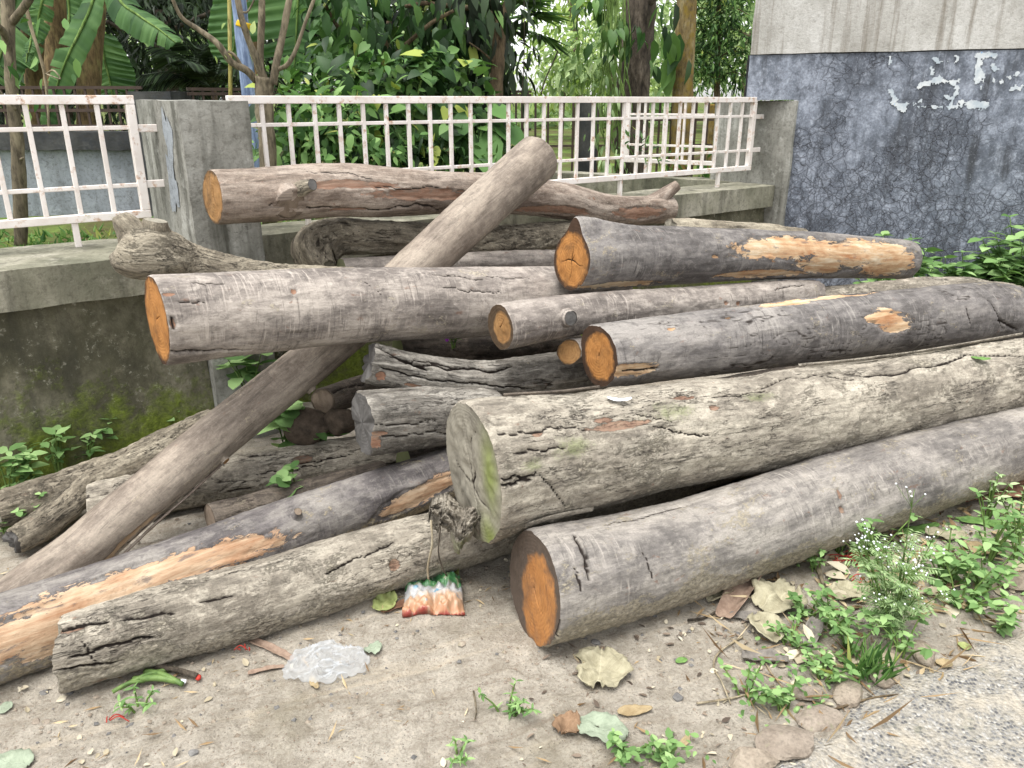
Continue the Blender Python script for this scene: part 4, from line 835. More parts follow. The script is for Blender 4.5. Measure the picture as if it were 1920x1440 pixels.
# --- banana plants
def blade(m, mid, hw, ripple=.05, split=.35, seed=0, side=(0, -1, 0), sag=.25):
    """a banana leaf: midrib path (points), lateral strips torn along the veins"""
    k = np.random.RandomState(seed); P = smooth_path(mid, 60); T = np.gradient(P, axis=0); T /= np.linalg.norm(T, axis=1)[:, None]
    Sd = np.array(side, float); Sd = Sd - T * (T @ Sd)[:, None]; Nn = Sd / np.linalg.norm(Sd, axis=1)[:, None]; Lr = np.cross(T, Nn)
    u = np.linspace(0, 1, 60); prof = np.clip(np.sin(np.pi * np.clip(u * .93 + .07, 0, 1)) ** .45, .03, 1) * hw
    for sg in (-1, 1):
        i = 0
        while i < 58:
            ln = k.randint(2, 9); j = min(59, i + ln); torn = k.rand() < split; ang = k.uniform(-.35, .35) if torn else 0; dz = k.uniform(-.3, .2) if torn else 0; sh = k.uniform(.72, 1.0) if torn else 1
            q = np.linspace(0, 1, 7); V = []
            for a in range(i, j + 1):
                for x in q:
                    w = prof[a] * x * sh
                    V.append(P[a] + Lr[a] * sg * w + T[a] * (w * (.28 + ang)) + Nn[a] * (-sag * w * x + dz * w * x + ripple * hw * math.sin(a * 1.3 + seed) * x + .012 * k.rand() * x))
            m.add(V, grid_faces(j - i + 1, 7), rnd=np.clip(.45 + .2 * k.normal() + .10 * np.repeat(k.normal(size=j - i + 1), 7), 0, .94)); i = j
def banana(label, px, Y, stem, leaves_, group="banana plants beyond the left railing"):
    o = base_of(px, Y); t = thing("banana_plant", label, "banana plant", o, group)
    if stem: tubes(t, "pseudostem", TB['banana'], stem, o, 14, .06)
    for q, (mid, hw, kw) in enumerate(leaves_):
        m = MB(); P = pxpath(mid, 30); blade(m, P, hw, seed=int(px) + q, **kw); lf = m.build("leaf", LF['banana'], t, org=o)
        m = MB(); m.tube(P + np.array((0, -.008, 0)), np.linspace(.014, .004, 30), 6); m.build("midrib", LF['lime'] if False else TB['stem'], lf, org=o)
banana("banana plant with a torn leaf drooping down across its brown stem", 165, 7.6, [([(168, 330, 7.6), (166, 200, 7.6), (172, 80, 7.65), (184, -60, 7.7)], .105, .09)],
       [([(190, -60, 7.3), (172, 10, 7.1), (150, 60, 7.0), (128, 105, 6.95), (108, 160, 6.95), (94, 210, 6.95), (84, 250, 6.95)], .115, dict(split=.45)),
        ([(205, -60, 7.2), (225, 0, 7.0), (262, 30, 6.9), (300, 56, 6.85), (330, 80, 6.8)], .14, dict(split=.25, sag=.7, side=(0, -.6, .8))),
        ([(188, 60, 8.0), (196, 110, 8.0), (206, 150, 8.0), (212, 185, 8.0)], .22, dict(split=.05, sag=.35))])
banana("banana plant with a straight bare yellowish stem, left of the drooping torn leaf", 104, 7.4, [([(96, 330, 7.4), (102, 180, 7.4), (106, 80, 7.45), (100, -60, 7.5)], .098, .085)],
       [([(96, -80, 7.3), (80, 0, 7.2), (72, 40, 7.2), (66, 80, 7.2)], .10, dict(split=.2)), ([(120, -60, 8.1), (130, 20, 8.1), (128, 80, 8.0)], .16, dict(split=.3))])
banana("banana plant mostly hidden behind the others at the far left", 70, 8.2, [([(72, 330, 8.2), (70, 160, 8.2), (62, 60, 8.2), (50, -60, 8.2)], .11, .1)],
       [([(40, -60, 8), (20, 40, 7.9), (0, 110, 7.8), (-10, 150, 7.8)], .3, dict(split=.5)), ([(64, 40, 8), (60, 70, 7.6), (54, 100, 7.5)], .07, dict(split=0)), ([(62, 70, 7.8), (54, 90, 7.6), (50, 118, 7.5)], .06, dict(split=0))])
banana("banana plant with very wide pale leaves behind the pruned tree and the blue pole", 480, 7.2, [([(486, 330, 7.4), (484, 160, 7.4), (478, 60, 7.4), (468, -60, 7.4)], .06, .05)],
       [([(560, -130, 7.1), (560, -30, 7.0), (556, 60, 7.0), (552, 128, 7.0)], .42, dict(split=.22, sag=.1, ripple=.03)), ([(452, -60, 7.6), (446, 20, 7.6), (440, 80, 7.6), (432, 125, 7.6)], .26, dict(split=.05, sag=.2)), ([(520, -120, 8), (620, -40, 7.8), (640, 60, 7.6)], .3, dict(split=.4))])
# --- poles
k = M("faded_blue_paint"); pg = k.geo(); k.bump(k.noise(pg, 30, 5, .7), .4, .01)
BLUEP = k.done(k.mix(k.rng(k.noise(pg, (22, 22, 3), 6, .7), .4, .62), lin(94, 110, 140), lin(158, 176, 206)), .7, .3)
t = thing("blue_pole", "leaning faded blue pole behind the pruned tree", "pole", base_of(474, 6.5)); tubes(t, "shaft", BLUEP, [([(482, 330, 6.5), (468, 180, 6.5), (454, 60, 6.5), (442, -60, 6.5)], .062, .052)], np.array(t.location), 14, .03)
m = MB(); m.tube(pxpath([(456.5, 52, 6.5), (458.5, 41, 6.5)], 5), .066, 14); m.build("yellow_band", M("yellow_tape").done(lin(214, 176, 40), .6), t, org=np.array(t.location))
t = thing("bamboo_pole", "thin yellow bamboo pole left of the blue pole", "pole", base_of(432, 6.3)); tubes(t, "culm", bark_tree("bamboo_yellow", (140, 132, 74), (166, 156, 92), (184, 176, 118)), [([(434, 330, 6.3), (432, 160, 6.3), (430, 0, 6.3), (428, -60, 6.3)], .016, .014)], np.array(t.location), 8, .04)
# --- pruned small tree
tree("pruned pale tree with bare branches forking just above the long railing", 505, 4.95, [
    ([(506, 420, 4.95), (503, 300, 4.95), (497, 225, 4.95), (495, 180, 4.95), (497, 145, 4.95)], .046, .058),
    ([(480, 150, 4.95), (462, 132, 4.9), (432, 115, 4.85), (408, 82, 4.8), (372, 55, 4.8), (340, 32, 4.75), (320, -10, 4.7)], .024, .009),
    ([(500, 160, 4.95), (484, 120, 4.9), (466, 75, 4.85), (452, 30, 4.8), (440, -30, 4.8)], .024, .016), ([(490, 160, 5.0), (488, 110, 5.0), (490, 60, 5.0), (492, -30, 5.0)], .022, .02),
    ([(512, 158, 4.95), (519, 115, 4.95), (530, 65, 5), (546, -20, 5)], .026, .017), ([(522, 130, 4.95), (540, 120, 4.9), (556, 90, 4.9), (568, 55, 4.9), (592, -10, 4.9)], .014, .009), ([(452, 122, 4.88), (440, 104, 4.85), (428, 96, 4.85)], .010, .008), ([(452, 22, 4.8), (464, 22, 4.8), (476, 0, 4.8), (480, -20, 4.8)], .006, .005)],
     [(505, 85, 4.95, (.05, .05, .06)), (420, 135, 4.9, (.05, .04, .04))], 10, .06, .03, 'ovate', 'lime', 'grey', per=2, rough=.2)
# --- dark tree mass behind
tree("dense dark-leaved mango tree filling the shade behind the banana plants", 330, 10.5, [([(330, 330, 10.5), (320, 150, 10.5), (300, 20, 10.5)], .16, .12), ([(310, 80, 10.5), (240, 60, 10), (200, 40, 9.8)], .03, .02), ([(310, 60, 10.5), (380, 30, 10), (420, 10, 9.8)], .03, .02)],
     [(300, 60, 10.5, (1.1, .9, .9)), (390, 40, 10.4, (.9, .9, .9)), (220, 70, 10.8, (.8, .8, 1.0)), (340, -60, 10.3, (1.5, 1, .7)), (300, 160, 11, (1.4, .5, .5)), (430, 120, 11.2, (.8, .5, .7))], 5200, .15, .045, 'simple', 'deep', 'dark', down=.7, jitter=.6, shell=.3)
tree("tall dark-leaved tree added far behind banana plants and shrubs to darken gaps", 120, 14, [([(120, 330, 14), (110, 60, 14)], .2, .16)], [(60, 60, 14, (2.2, 1, 1.8)), (-80, 60, 13.5, (1.8, 1, 1.8)), (220, 80, 14, (2, 1, 1.8)), (420, 60, 14.5, (2.2, 1, 1.9)), (600, 60, 14.5, (2.2, 1, 1.9)), (780, 80, 14, (1.9, 1, 1.7)), (250, -60, 14, (3, 1, 1.2)), (640, -70, 14, (3, 1, 1.2))], 9000, .26, .10, 'simple', 'deep', 'dark', down=.6, shell=.1)  # dark leaf mass added far back so gaps between the shrubs stay dark
# --- small palm
def palm(label, px, py, Y, n, L, fan=False, spread=(.2, 1.0), lm='mid', down=.6, seed=1, az=None):
    k = np.random.RandomState(seed); c = at(px, py, Y); o = np.array((c[0], c[1], .55)); t = thing("palm", label, "palm", o); 
    m = MB(); m.tube([o - np.array((0, 0, .1)), (o + c) / 2, c], [.05, .045, .03], 8, True, .2); m.build("trunk", TB['brown'], t, org=o)
    for i in range(n):
        a = k.uniform(0, 2 * np.pi) if az is None else az[i]; e = k.uniform(*spread); d = np.array((math.cos(a) * math.cos(e), math.sin(a) * math.cos(e), math.sin(e))); m = MB()
        if not fan:
            P = smooth_path([c, c + d * L * .5, c + d * L - np.array((0, 0, down * L * .4))], 26); T = np.gradient(P, axis=0); T /= np.linalg.norm(T, axis=1)[:, None]
            S_ = np.cross(T, (0, 0, 1)); S_ /= np.linalg.norm(S_, axis=1)[:, None]; Cc_, Dd, Nn = [], [], []
            for j in range(4, 26):
                for sg in (-1, 1): Cc_.append(P[j]); Dd.append(S_[j] * sg + T[j] * .9 + np.array((0, 0, -.35))); Nn.append((0, 0, 1))
            Cc_ = np.array(Cc_); ll = np.full(len(Cc_), L * .38) * k.uniform(.8, 1.1, len(Cc_)); add_leaves(m, Cc_, np.array(Dd), np.array(Nn, float), ll, ll * .09, 'simple', .1, .25)
            m.tube(P, np.linspace(.012, .004, 26), 5); m.attr['rnd'].append(np.full(26 * 5, .6))
        else:
            hub = c + d * L; s1 = np.cross(d, (0, 0, 1)); s1 /= np.linalg.norm(s1); s2 = np.cross(s1, d)
            m.tube(smooth_path([c, (c + hub) / 2, hub], 8), .012, 6); m.attr['rnd'] = [np.full(48, .6)]
            an = np.linspace(-1.9, 1.9, 30); Dd = np.array([d * math.cos(q) + s1 * math.sin(q) for q in an]); Nn = np.tile(s2, (30, 1)) + .12 * k.normal(size=(30, 3)); ll = L * .9 * (1 - .12 * np.abs(an)); add_leaves(m, np.tile(hub, (30, 1)), Dd, Nn, ll, ll * .14, 'simple', .18, k.uniform(.1, .35, 30))
        m.build("frond", LF[lm], t, smooth=False, org=o)
palm("low dark feathery palm behind the concrete pillar, left of the blue pole", 400, 165, 9.0, 11, .75, False, (.1, 1.2), 'deep', seed=3)
palm("fan palm with a pleated frond right of the vine-clad slim trunk", 925, 40, 8.0, 6, .42, True, (-.5, .6), 'mid', seed=5, az=[.05, -.5, -1.0, -2.2, .5, 3.4])
# --- broad-leaved shrubs in the middle
tree("tall broad-leaved shrub with glossy drooping leaves above the middle of the long railing", 720, 6.5, [([(720, 330, 6.5), (715, 180, 6.5), (730, 40, 6.5)], .03, .02), ([(718, 160, 6.5), (640, 60, 6.4), (610, 10, 6.3)], .02, .012), ([(722, 120, 6.5), (800, 50, 6.4), (850, 20, 6.3)], .02, .012)],
     [(650, 15, 6.3, (.28, .3, .3)), (720, 20, 6.5, (.35, .3, .35)), (800, 30, 6.6, (.32, .3, .35)), (860, 20, 6.6, (.22, .25, .3)), (720, 110, 6.7, (.5, .25, .3)), (620, 90, 6.2, (.12, .2, .15)), (840, 110, 6.8, (.3, .25, .3))], 760, .17, .078, 'ovate', 'mid', 'brown', cat="shrub", name="shrub", down=1.1, jitter=.5, per=7, clump=.07)
tree("heart-leaved vine thicket heaped behind the railing right of the pruned tree", 700, 5.9, [([(690, 420, 5.9), (680, 300, 5.9), (660, 180, 5.9)], .02, .008), ([(690, 380, 5.9), (760, 260, 5.8), (790, 150, 5.8)], .018, .007)],
     [(570, 215, 5.6, (.26, .25, .24)), (650, 230, 5.7, (.32, .3, .35)), (740, 200, 5.9, (.34, .3, .34)), (820, 210, 6.0, (.30, .28, .32)), (700, 150, 6.0, (.3, .25, .2)), (800, 135, 6.1, (.2, .2, .18)), (880, 200, 6.1, (.2, .2, .25)), (600, 290, 5.6, (.4, .3, .2)), (760, 290, 5.8, (.4, .3, .2)), (890, 265, 6.0, (.24, .2, .2))], 1500, .13, .095, 'heart', 'mid', 'stem', cat="shrub", name="shrub", down=.5, jitter=.65, per=7, clump=.07, shell=.3)
tree("fresh green leafy bush low behind the railing beside the pruned tree", 580, 5.3, [([(560, 420, 5.3), (560, 300, 5.3), (580, 200, 5.3)], .012, .006), ([(560, 400, 5.3), (620, 240, 5.3), (640, 165, 5.3)], .008, .004), ([(560, 400, 5.3), (540, 260, 5.3), (548, 180, 5.3)], .008, .004)],
     [(560, 190, 5.3, (.18, .2, .14)), (620, 190, 5.3, (.16, .15, .12)), (590, 250, 5.3, (.25, .2, .18)), (540, 280, 5.3, (.2, .2, .2)), (700, 260, 5.5, (.3, .2, .2)), (690, 135, 5.7, (.14, .1, .1)), (760, 160, 5.7, (.10, .1, .12)), (640, 310, 5.3, (.35, .2, .15))], 800, .10, .046, 'ovate', 'bright', 'stem', cat="bush", name="bush", down=.3, jitter=.6, per=5, clump=.07)
tree("low dark oleander-like bush with slim leaves at the foot of the thicket", 830, 5.8, [([(830, 420, 5.8), (830, 300, 5.8)], .012, .008)], [(800, 300, 5.75, (.3, .2, .16)), (880, 300, 5.8, (.25, .2, .16)), (740, 305, 5.7, (.2, .15, .12)), (1200, 290, 6.6, (.1, .1, .15))], 420, .10, .022, 'ovate', 'mid', 'stem', cat="bush", name="bush", down=-.4, jitter=.5, per=9, clump=.05)
m = MB(); o = base_of(915, 5.9); t = thing("taro_plant", "big-leaved taro-like plant pushing through the railing bars above the slanting log", "plant", o)
cs = [at(900, 250, 5.85), at(935, 235, 5.9), at(880, 215, 5.8), at(920, 200, 5.9), at(905, 280, 5.8)]
add_leaves(m, cs, [(.3, -.5, -.5), (.6, -.2, -.35), (-.4, -.4, -.5), (.5, -.4, -.2), (.1, -.6, -.4)], [(0, -.5, .9)] * 5, [.34, .3, .26, .24, .24], [.24, .2, .18, .16, .17], 'heart', .12, .2); m.build("leaf_cluster", LF['bright'], t, org=o)
m = MB(); [m.tube(smooth_path([o, (o + c) / 2 + np.array((0, .05, .1)), c], 10), .009, 6) for c in cs]; m.build("stem", TB['stem'], t, org=o)
# --- slim trunk with crown of dark hanging leaves
tree("slim brown tree trunk with dark hanging leaves, rising mid-photo above the long railing", 930, 6.7, [([(932, 420, 6.7), (930, 200, 6.7), (934, 110, 6.7), (936, 60, 6.7), (932, 30, 6.7)], .055, .05), ([(934, 40, 6.7), (905, 18, 6.6), (860, 14, 6.5), (800, 6, 6.4), (760, 12, 6.3)], .026, .012), ([(934, 45, 6.7), (950, 10, 6.7), (965, -40, 6.7)], .034, .026), ([(932, 35, 6.7), (925, 0, 6.7), (920, -50, 6.7)], .03, .025), ([(928, 120, 6.7), (905, 98, 6.6), (880, 80, 6.5)], .010, .006)],
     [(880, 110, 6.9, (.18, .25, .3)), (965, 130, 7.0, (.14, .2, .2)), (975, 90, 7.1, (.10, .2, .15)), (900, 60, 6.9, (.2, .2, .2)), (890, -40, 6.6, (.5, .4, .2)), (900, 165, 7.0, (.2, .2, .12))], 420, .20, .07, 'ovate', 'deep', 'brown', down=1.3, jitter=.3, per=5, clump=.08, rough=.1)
# --- right: distant trees, big trunk with vine, mossy trunk
tree("light green haze-paled tree far beyond the garden, seen past the fan palm", 1080, 20, [([(1085, 330, 20), (1080, 100, 20), (1070, 0, 20)], .14, .08)], [(1060, 40, 20, (1.1, .9, .8)), (1100, 110, 19, (.9, .8, .6)), (1020, 150, 21, (1.0, .8, .5)), (1130, 160, 20, (1.2, .8, .5)), (1090, -40, 20, (1.2, .8, .7))], 2200, .24, .10, 'simple', 'lime', 'grey', down=.35, shell=.35, per=12, clump=.2)
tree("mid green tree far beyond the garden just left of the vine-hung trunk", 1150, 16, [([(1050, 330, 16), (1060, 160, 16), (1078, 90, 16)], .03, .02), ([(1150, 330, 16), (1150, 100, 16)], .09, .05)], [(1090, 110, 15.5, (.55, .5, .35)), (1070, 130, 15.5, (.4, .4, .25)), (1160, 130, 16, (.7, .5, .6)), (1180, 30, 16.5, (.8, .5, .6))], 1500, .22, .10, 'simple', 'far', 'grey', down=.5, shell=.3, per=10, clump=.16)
tree("feathery layered green tree right of the mossy trunk, against the building wall", 1345, 13, [([(1343, 330, 13), (1345, 120, 13), (1350, -40, 13)], .06, .03)] + [([(1345, 150 - 40 * i, 13), (1345 + sg * 30, 135 - 40 * i, 12.9), (1345 + sg * 62, 150 - 40 * i, 12.8)], .012, .006) for i in range(5) for sg in (-1, 1)],
     [(1345 + sg * 38, 148 - 38 * i, 12.9, (.34, .3, .10)) for i in range(6) for sg in (-1, 1)] + [(1345, 130 - 40 * i, 12.8, (.3, .3, .12)) for i in range(5)], 3000, .13, .035, 'simple', 'mid', 'brown', down=.25, shell=.1, per=12, clump=.09)
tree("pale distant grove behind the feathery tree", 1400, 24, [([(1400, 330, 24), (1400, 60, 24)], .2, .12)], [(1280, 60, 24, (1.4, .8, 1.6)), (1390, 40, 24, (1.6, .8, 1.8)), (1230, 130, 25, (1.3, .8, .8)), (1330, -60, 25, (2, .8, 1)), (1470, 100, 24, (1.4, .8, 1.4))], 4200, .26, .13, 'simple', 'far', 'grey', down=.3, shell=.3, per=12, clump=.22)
tree("big dark rough-barked trunk with a climbing vine, above the right half of the long railing", 1190, 8.3, [([(1182, 420, 8.3), (1184, 250, 8.3), (1188, 150, 8.3), (1196, 60, 8.35), (1206, -80, 8.4)], .165, .155), ([(1200, 20, 8.3), (1240, -20, 8.2), (1290, -60, 8.1)], .05, .04)], [(1238, 50, 8.0, (.07, .1, .22))], 14, .24, .11, 'ovate', 'mid', 'dark', down=1.4, jitter=.2, per=4, seg=26, rough=.14)
o = base_of(1150, 8.0); t = thing("climbing_vine", "dark big-leaved vine with tangled hanging stems clinging left of the rough trunk", "vine", o)
m = MB(); crown_leaves(m, [(at(1120, 5, 7.9), (.2, .2, .14)), (at(1155, 55, 7.9), (.10, .15, .22)), (at(1112, 80, 7.85), (.07, .1, .08)), (at(1190, 70, 7.95), (.06, .1, .22)), (at(1204, 125, 8.0), (.05, .1, .06))], 80, .16, .085, 'heart', down=1.4, jitter=.35, per=3, clump=.05); m.build("leaves", LF['mid'], t, org=o)
m = MB(); crown_leaves(m, [(at(1143, 140, 7.95), (.07, .1, .35)), (at(1140, 250, 7.9), (.07, .1, .4)), (at(1145, 320, 7.8), (.10, .1, .15))], 150, .10, .03, 'ovate', down=1.6, jitter=.25, per=4, clump=.06); m.build("hanging_leaves", LF['grey'], t, org=o)
m = MB()
for i in range(22): x = RS.uniform(1128, 1180); m.tube(pxpath([(x, -30, 8), (x + RS.normal() * 9, 100, 7.95), (x + RS.normal() * 9, 220, 7.95), (x + RS.normal() * 12, RS.uniform(230, 340), 7.95)], 14), RS.uniform(.004, .009), 5)
m.build("stems", TB['stem'], t, org=o)
tree("yellow-mossy straight trunk right of the rough trunk, behind the garden railing", 1280, 9.6, [([(1275, 330, 9.6), (1278, 240, 9.6), (1282, 120, 9.6), (1288, 0, 9.6), (1292, -80, 9.6)], .125, .105)], [(1248, 55, 9.4, (.10, .1, .2))], 8, .4, .18, 'ovate', 'mid', 'mossy', down=1.5, jitter=.2, per=2, seg=18, rough=.08)
tree("thin young tree behind the garden railing, left of the dark pillar", 1330, 10.5, [([(1332, 330, 10.5), (1332, 240, 10.5), (1334, 195, 10.5)], .05, .045)], [(1330, 300, 9, (.5, .3, .12))], 60, .12, .05, 'ovate', 'bright', 'mossy', per=4)
# hanging electric-like creeper threads
t = thing("hanging_vine", "thin dark creeper threads hanging in the gap right of the slim trunk", "vine", base_of(985, 6.8, 1.5)); m = MB(); m.tube(pxpath([(982, -20, 6.8), (983, 60, 6.8), (982, 120, 6.8), (978, 180, 6.8)], 20), .004, 5); m.tube(pxpath([(1014, 178, 6.8), (1022, 150, 6.8), (1040, 110, 6.8), (1046, 95, 6.8)], 20), .006, 5); m.build("stem", TB['dark'], t, org=np.array(t.location))
# distant wood: one mass that nobody could count
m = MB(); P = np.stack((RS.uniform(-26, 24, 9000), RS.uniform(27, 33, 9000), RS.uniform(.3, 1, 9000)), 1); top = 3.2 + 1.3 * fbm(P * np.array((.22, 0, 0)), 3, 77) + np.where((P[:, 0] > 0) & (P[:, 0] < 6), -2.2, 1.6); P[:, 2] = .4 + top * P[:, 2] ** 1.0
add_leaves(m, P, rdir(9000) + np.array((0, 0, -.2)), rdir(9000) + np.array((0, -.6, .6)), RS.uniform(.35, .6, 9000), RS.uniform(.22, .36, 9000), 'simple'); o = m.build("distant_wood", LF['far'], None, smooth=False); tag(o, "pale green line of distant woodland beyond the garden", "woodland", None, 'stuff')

# --- garden walls and iron fence behind the left railing
def WG(s, w, z): return np.array((-5.2, 6.55, 0)) + np.array((1, .03, 0)) * s + np.array((-.03, 1, 0)) * w + UP * z
t = thing("garden_wall", "bluish plastered garden wall with a dark mossy coping, seen through the left railing", "wall", WG(1, 0, .5)); og = np.array(t.location)
m = MB(); rough_box(m, -.6, 2.28, 0, .15, .3, 1.12, .06, .008, 81, WG); m.build("wall_body", C_PLAST, t, org=og); m = MB(); rough_box(m, -.6, 2.28, -.07, .2, 1.122, 1.26, .05, .012, 82, WG); m.build("coping", C_DARK, t, org=og)
t = thing("concrete_pillar", "dark wet concrete garden pillar behind the left railing's end post", "pillar", WG(2.44, 0, .5)); m = MB(); rough_box(m, 2.285, 2.60, -.25, .2, .3, 1.56, .05, .008, 83, WG); m.build("shaft", C_DARK, t, org=np.array(t.location))
IRON = M("rusty_dark_iron"); pg = IRON.geo(); IRON = IRON.done(IRON.mix(IRON.noise(pg, 20, 5, .7), lin(40, 36, 34), lin(92, 76, 66)), .8)
def iron_fence(label, A, B_, z0, z1, n, rails, r=.008):
    A, B_ = np.array(A, float), np.array(B_, float); o = np.append((A + B_) / 2, z0); t = thing("iron_fence", label, "fence", o); d = np.append(B_ - A, 0); L = np.linalg.norm(d); d /= L; s = np.cross(d, UP)
    for z in rails: m = MB(); m.box(np.append((A + B_) / 2, z), d, s, UP, L / 2, .012, .012); m.build("rail", IRON, t, smooth=False, org=o)
    for i in range(n): c = np.append(A + (B_ - A) * (i + .5) / n, (z0 + z1) / 2); m = MB(); m.box(c, d, s, UP, r, r, (z1 - z0) / 2); m.build("bar", IRON, t, smooth=False, org=o)
    return t
iron_fence("dark iron bar fence on top of the bluish garden wall", WG(-.5, .06, 0)[:2], WG(2.27, .06, 0)[:2], 1.262, 1.60, 34, (1.30, 1.42, 1.59))
iron_fence("dark iron fence running from the dark garden pillar past the blue pole", WG(2.62, .06, 0)[:2], (0.2, 8.9), 1.1, 1.585, 44, (1.2, 1.545, 1.58))
iron_fence("black iron grid fence at the back of the garden, below the distant trees", (0.05, 9.4), (2.35, 9.7), .6, 1.53, 16, (.62, 1.0, 1.28, 1.52), .011)
t = thing("iron_post", "black square gate post at the back of the garden left of the rough trunk", "post", (.82, 9.0, .55)); m = MB(); m.box((.82, 9.0, 1.02), (1, 0, 0), (0, 1, 0), UP, .10, .10, .50); bevel(m.build("shaft", C_DARK, t, smooth=False, org=np.array(t.location)), .006)
# grass and low growth in the garden: uncountable
m = MB(); n = 15000; s_ = RS.uniform(-2.2, 5.2, n); w_ = RS.uniform(.2, 1, n) ** 1.6 * 6.0; C = np.array((P0[0], P0[1], .6)) + s_[:, None] * FD + w_[:, None] * FN
kk = fbm(C * 1.3, 3, 91) > -.12; C = C[kk]; C[:, 2] += -.02 + .05 * fbm(C * .9, 3, 60); n = len(C)
D = RS.normal(size=(n, 3)) * .6 + np.array((0, 0, .8)); add_leaves(m, C, D, rdir(n) + np.array((0, 0, .5)), RS.uniform(.04, .11, n), RS.uniform(.012, .04, n), 'simple', .2, .4)
o = m.build("garden_grass", LF['bright'], None, smooth=False); tag(o, "green grass and low herbs covering the garden behind the walls", "grass", None, 'stuff')
# ------------------------------------------------------------------ things lying and growing on the ground
def gp(px, py): p = atz(px, py, 0.0); p[2] = float(ground_z(p[0], p[1])); return p
def px_at(py): return px_m(py, atz(960, py, 0)[1])
def plain(name, a, b, sc_=18, rough=.85, trans=0.0, bump=.5, veins=False):
    k = M(name); g = k.attr('lc') if veins else k.geo(); n = k.noise(k.geo(), sc_, 7, .7)
    c = k.mix(k.rng(n, .35, .65), lin(*a), lin(*b)); h = n
    if veins:
        s = k.nd('ShaderNodeSeparateXYZ'); k.put(s.inputs[0], g); u, v = s.outputs[0], s.outputs[1]
        va = k.mth('ABSOLUTE', v); ln = k.mth('ABSOLUTE', k.mth('SINE', k.mth('MULTIPLY', k.mth('SUBTRACT', u, k.mth('MULTIPLY', va, .45)), 24.0)))
        vn = k.mth('MAXIMUM', k.rng(ln, 0, .22, 1, 0), k.rng(va, 0, .05, 1, 0)); c = k.mix(k.mth('MULTIPLY', vn, .4), c, lin(*[min(255, int(x * 1.15)) for x in b])); h = k.mth('ADD', n, k.mth('MULTIPLY', vn, .5))
    k.bump(h, bump, .006); k.done(c, rough, .25)
    if trans:
        tr = k.nd('ShaderNodeBsdfTranslucent'); k.put(tr.inputs[0], c); mx = k.nd('ShaderNodeMixShader', {'Fac': trans}); k.nt.links.new(k.b.outputs[0], mx.inputs[1]); k.nt.links.new(tr.outputs[0], mx.inputs[2]); k.nt.links.new(mx.outputs[0], k.out.inputs[0])
    return k.m
LM = dict(pale=plain("dry_leaf_pale", (132, 126, 104), (170, 164, 140), 22, veins=True), green=plain("dry_leaf_grey_green", (120, 130, 112), (150, 160, 140), 22, veins=True), brown=plain("dry_leaf_brown", (108, 86, 66), (142, 116, 92), 22, veins=True),
          straw=plain("dry_leaf_straw", (138, 120, 90), (166, 150, 118), 26, veins=True), fresh=plain("fallen_green_leaf", (78, 112, 54), (116, 150, 84), 26, .5, veins=True), yellow=plain("fallen_yellow_leaf", (124, 136, 82), (156, 162, 108), 26, .5, veins=True), greybark=plain("grey_bark_chip", (96, 92, 88), (136, 130, 122), 40), pinkbark=plain("pinkish_bark_chip", (122, 102, 88), (154, 134, 118), 40), rbark=plain("red_brown_bark", (94, 66, 50), (140, 108, 86), 30, bump=.9))
def sheet(name, label, cat, c, L, Wd, az, mat, curl=.3, crump=.25, tilt=0.0, fold=.3, seed=0, nu=20, nv=13, pts=.45, group=None, lift=.004, roll=0.0, lobes=0.0, zbase=None):
    k = RS.randint(1000) if not seed else seed; u = np.linspace(0, 1, nu); v = np.linspace(-1, 1, nv); U, Vv = np.meshgrid(u, v, indexing='ij')
    prof = np.clip(np.sin(np.pi * np.clip(U * .96 + .02, 0, 1)), 0, 1) ** pts * (1 + lobes * fbm(np.stack((U * 5, np.sign(Vv) * 3, U * 0 + k), -1), 3, k))
    x = (U - .5) * L; y = Vv * Wd / 2 * prof; q = np.stack((U * 3, Vv * 1.6, U * 0 + k), -1)
    z = fold * np.abs(y) * .8 + curl * L * ((U - .5) ** 2) * 1.3 + crump * Wd * .40 * (np.abs(fbm(q * 1.0, 2, k)) * 1.3 + .16 * fbm(q * 3, 2, k + 1) + .05 * fbm(q * 9, 2, k + 4))
    y = y * (1 - .25 * crump * np.abs(fbm(q * 2, 2, k + 2)) * 2)
    if roll: a = y / (Wd / 2) * roll; y = np.sin(a) * Wd / 2 / roll; z = z + (1 - np.cos(a)) * Wd / 2 / roll
    z = z - z.min(); ca, sa = math.cos(az), math.sin(az); X = c[0] + x * ca - y * sa; Y = c[1] + x * sa + y * ca
    gz = ground_z(X, Y) if zbase is None else zbase + 0 * X
    P = np.stack((X, Y, gz + z + lift + tilt * (U - .5) * L), -1).reshape(-1, 3); n = len(P); th = max(.0012, .012 * Wd)
    F = grid_faces(nu, nv); P2 = np.concatenate((P, P - np.array((0, 0, th)))); F2 = [tuple(i + n for i in f[::-1]) for f in F]
    rim = [i * nv for i in range(nu)] + [(nu - 1) * nv + j for j in range(1, nv)] + [i * nv + nv - 1 for i in range(nu - 2, -1, -1)] + list(range(nv - 2, 0, -1)); F3 = [(rim[i], rim[(i + 1) % len(rim)], rim[(i + 1) % len(rim)] + n, rim[i] + n) for i in range(len(rim))]
    lc = np.stack((U, Vv, 0 * U), -1).reshape(-1, 3); m = MB(); m.add(P2, F + F2 + F3, lc=np.concatenate((lc, lc))); o = m.build(name, mat, None, org=np.array((c[0], c[1], gz.mean()))); tag(o, label, cat, group); return o
def leaf(label, px, py, lpx, wpx, az, mat, name="fallen_leaf", cat="leaf", group="dry leaves fallen on the dirt", **kw):
    s = px_at(py); return sheet(name, label, cat, gp(px, py), lpx * s, wpx * s * 1.5, math.radians(az), LM[mat], group=group, **kw)
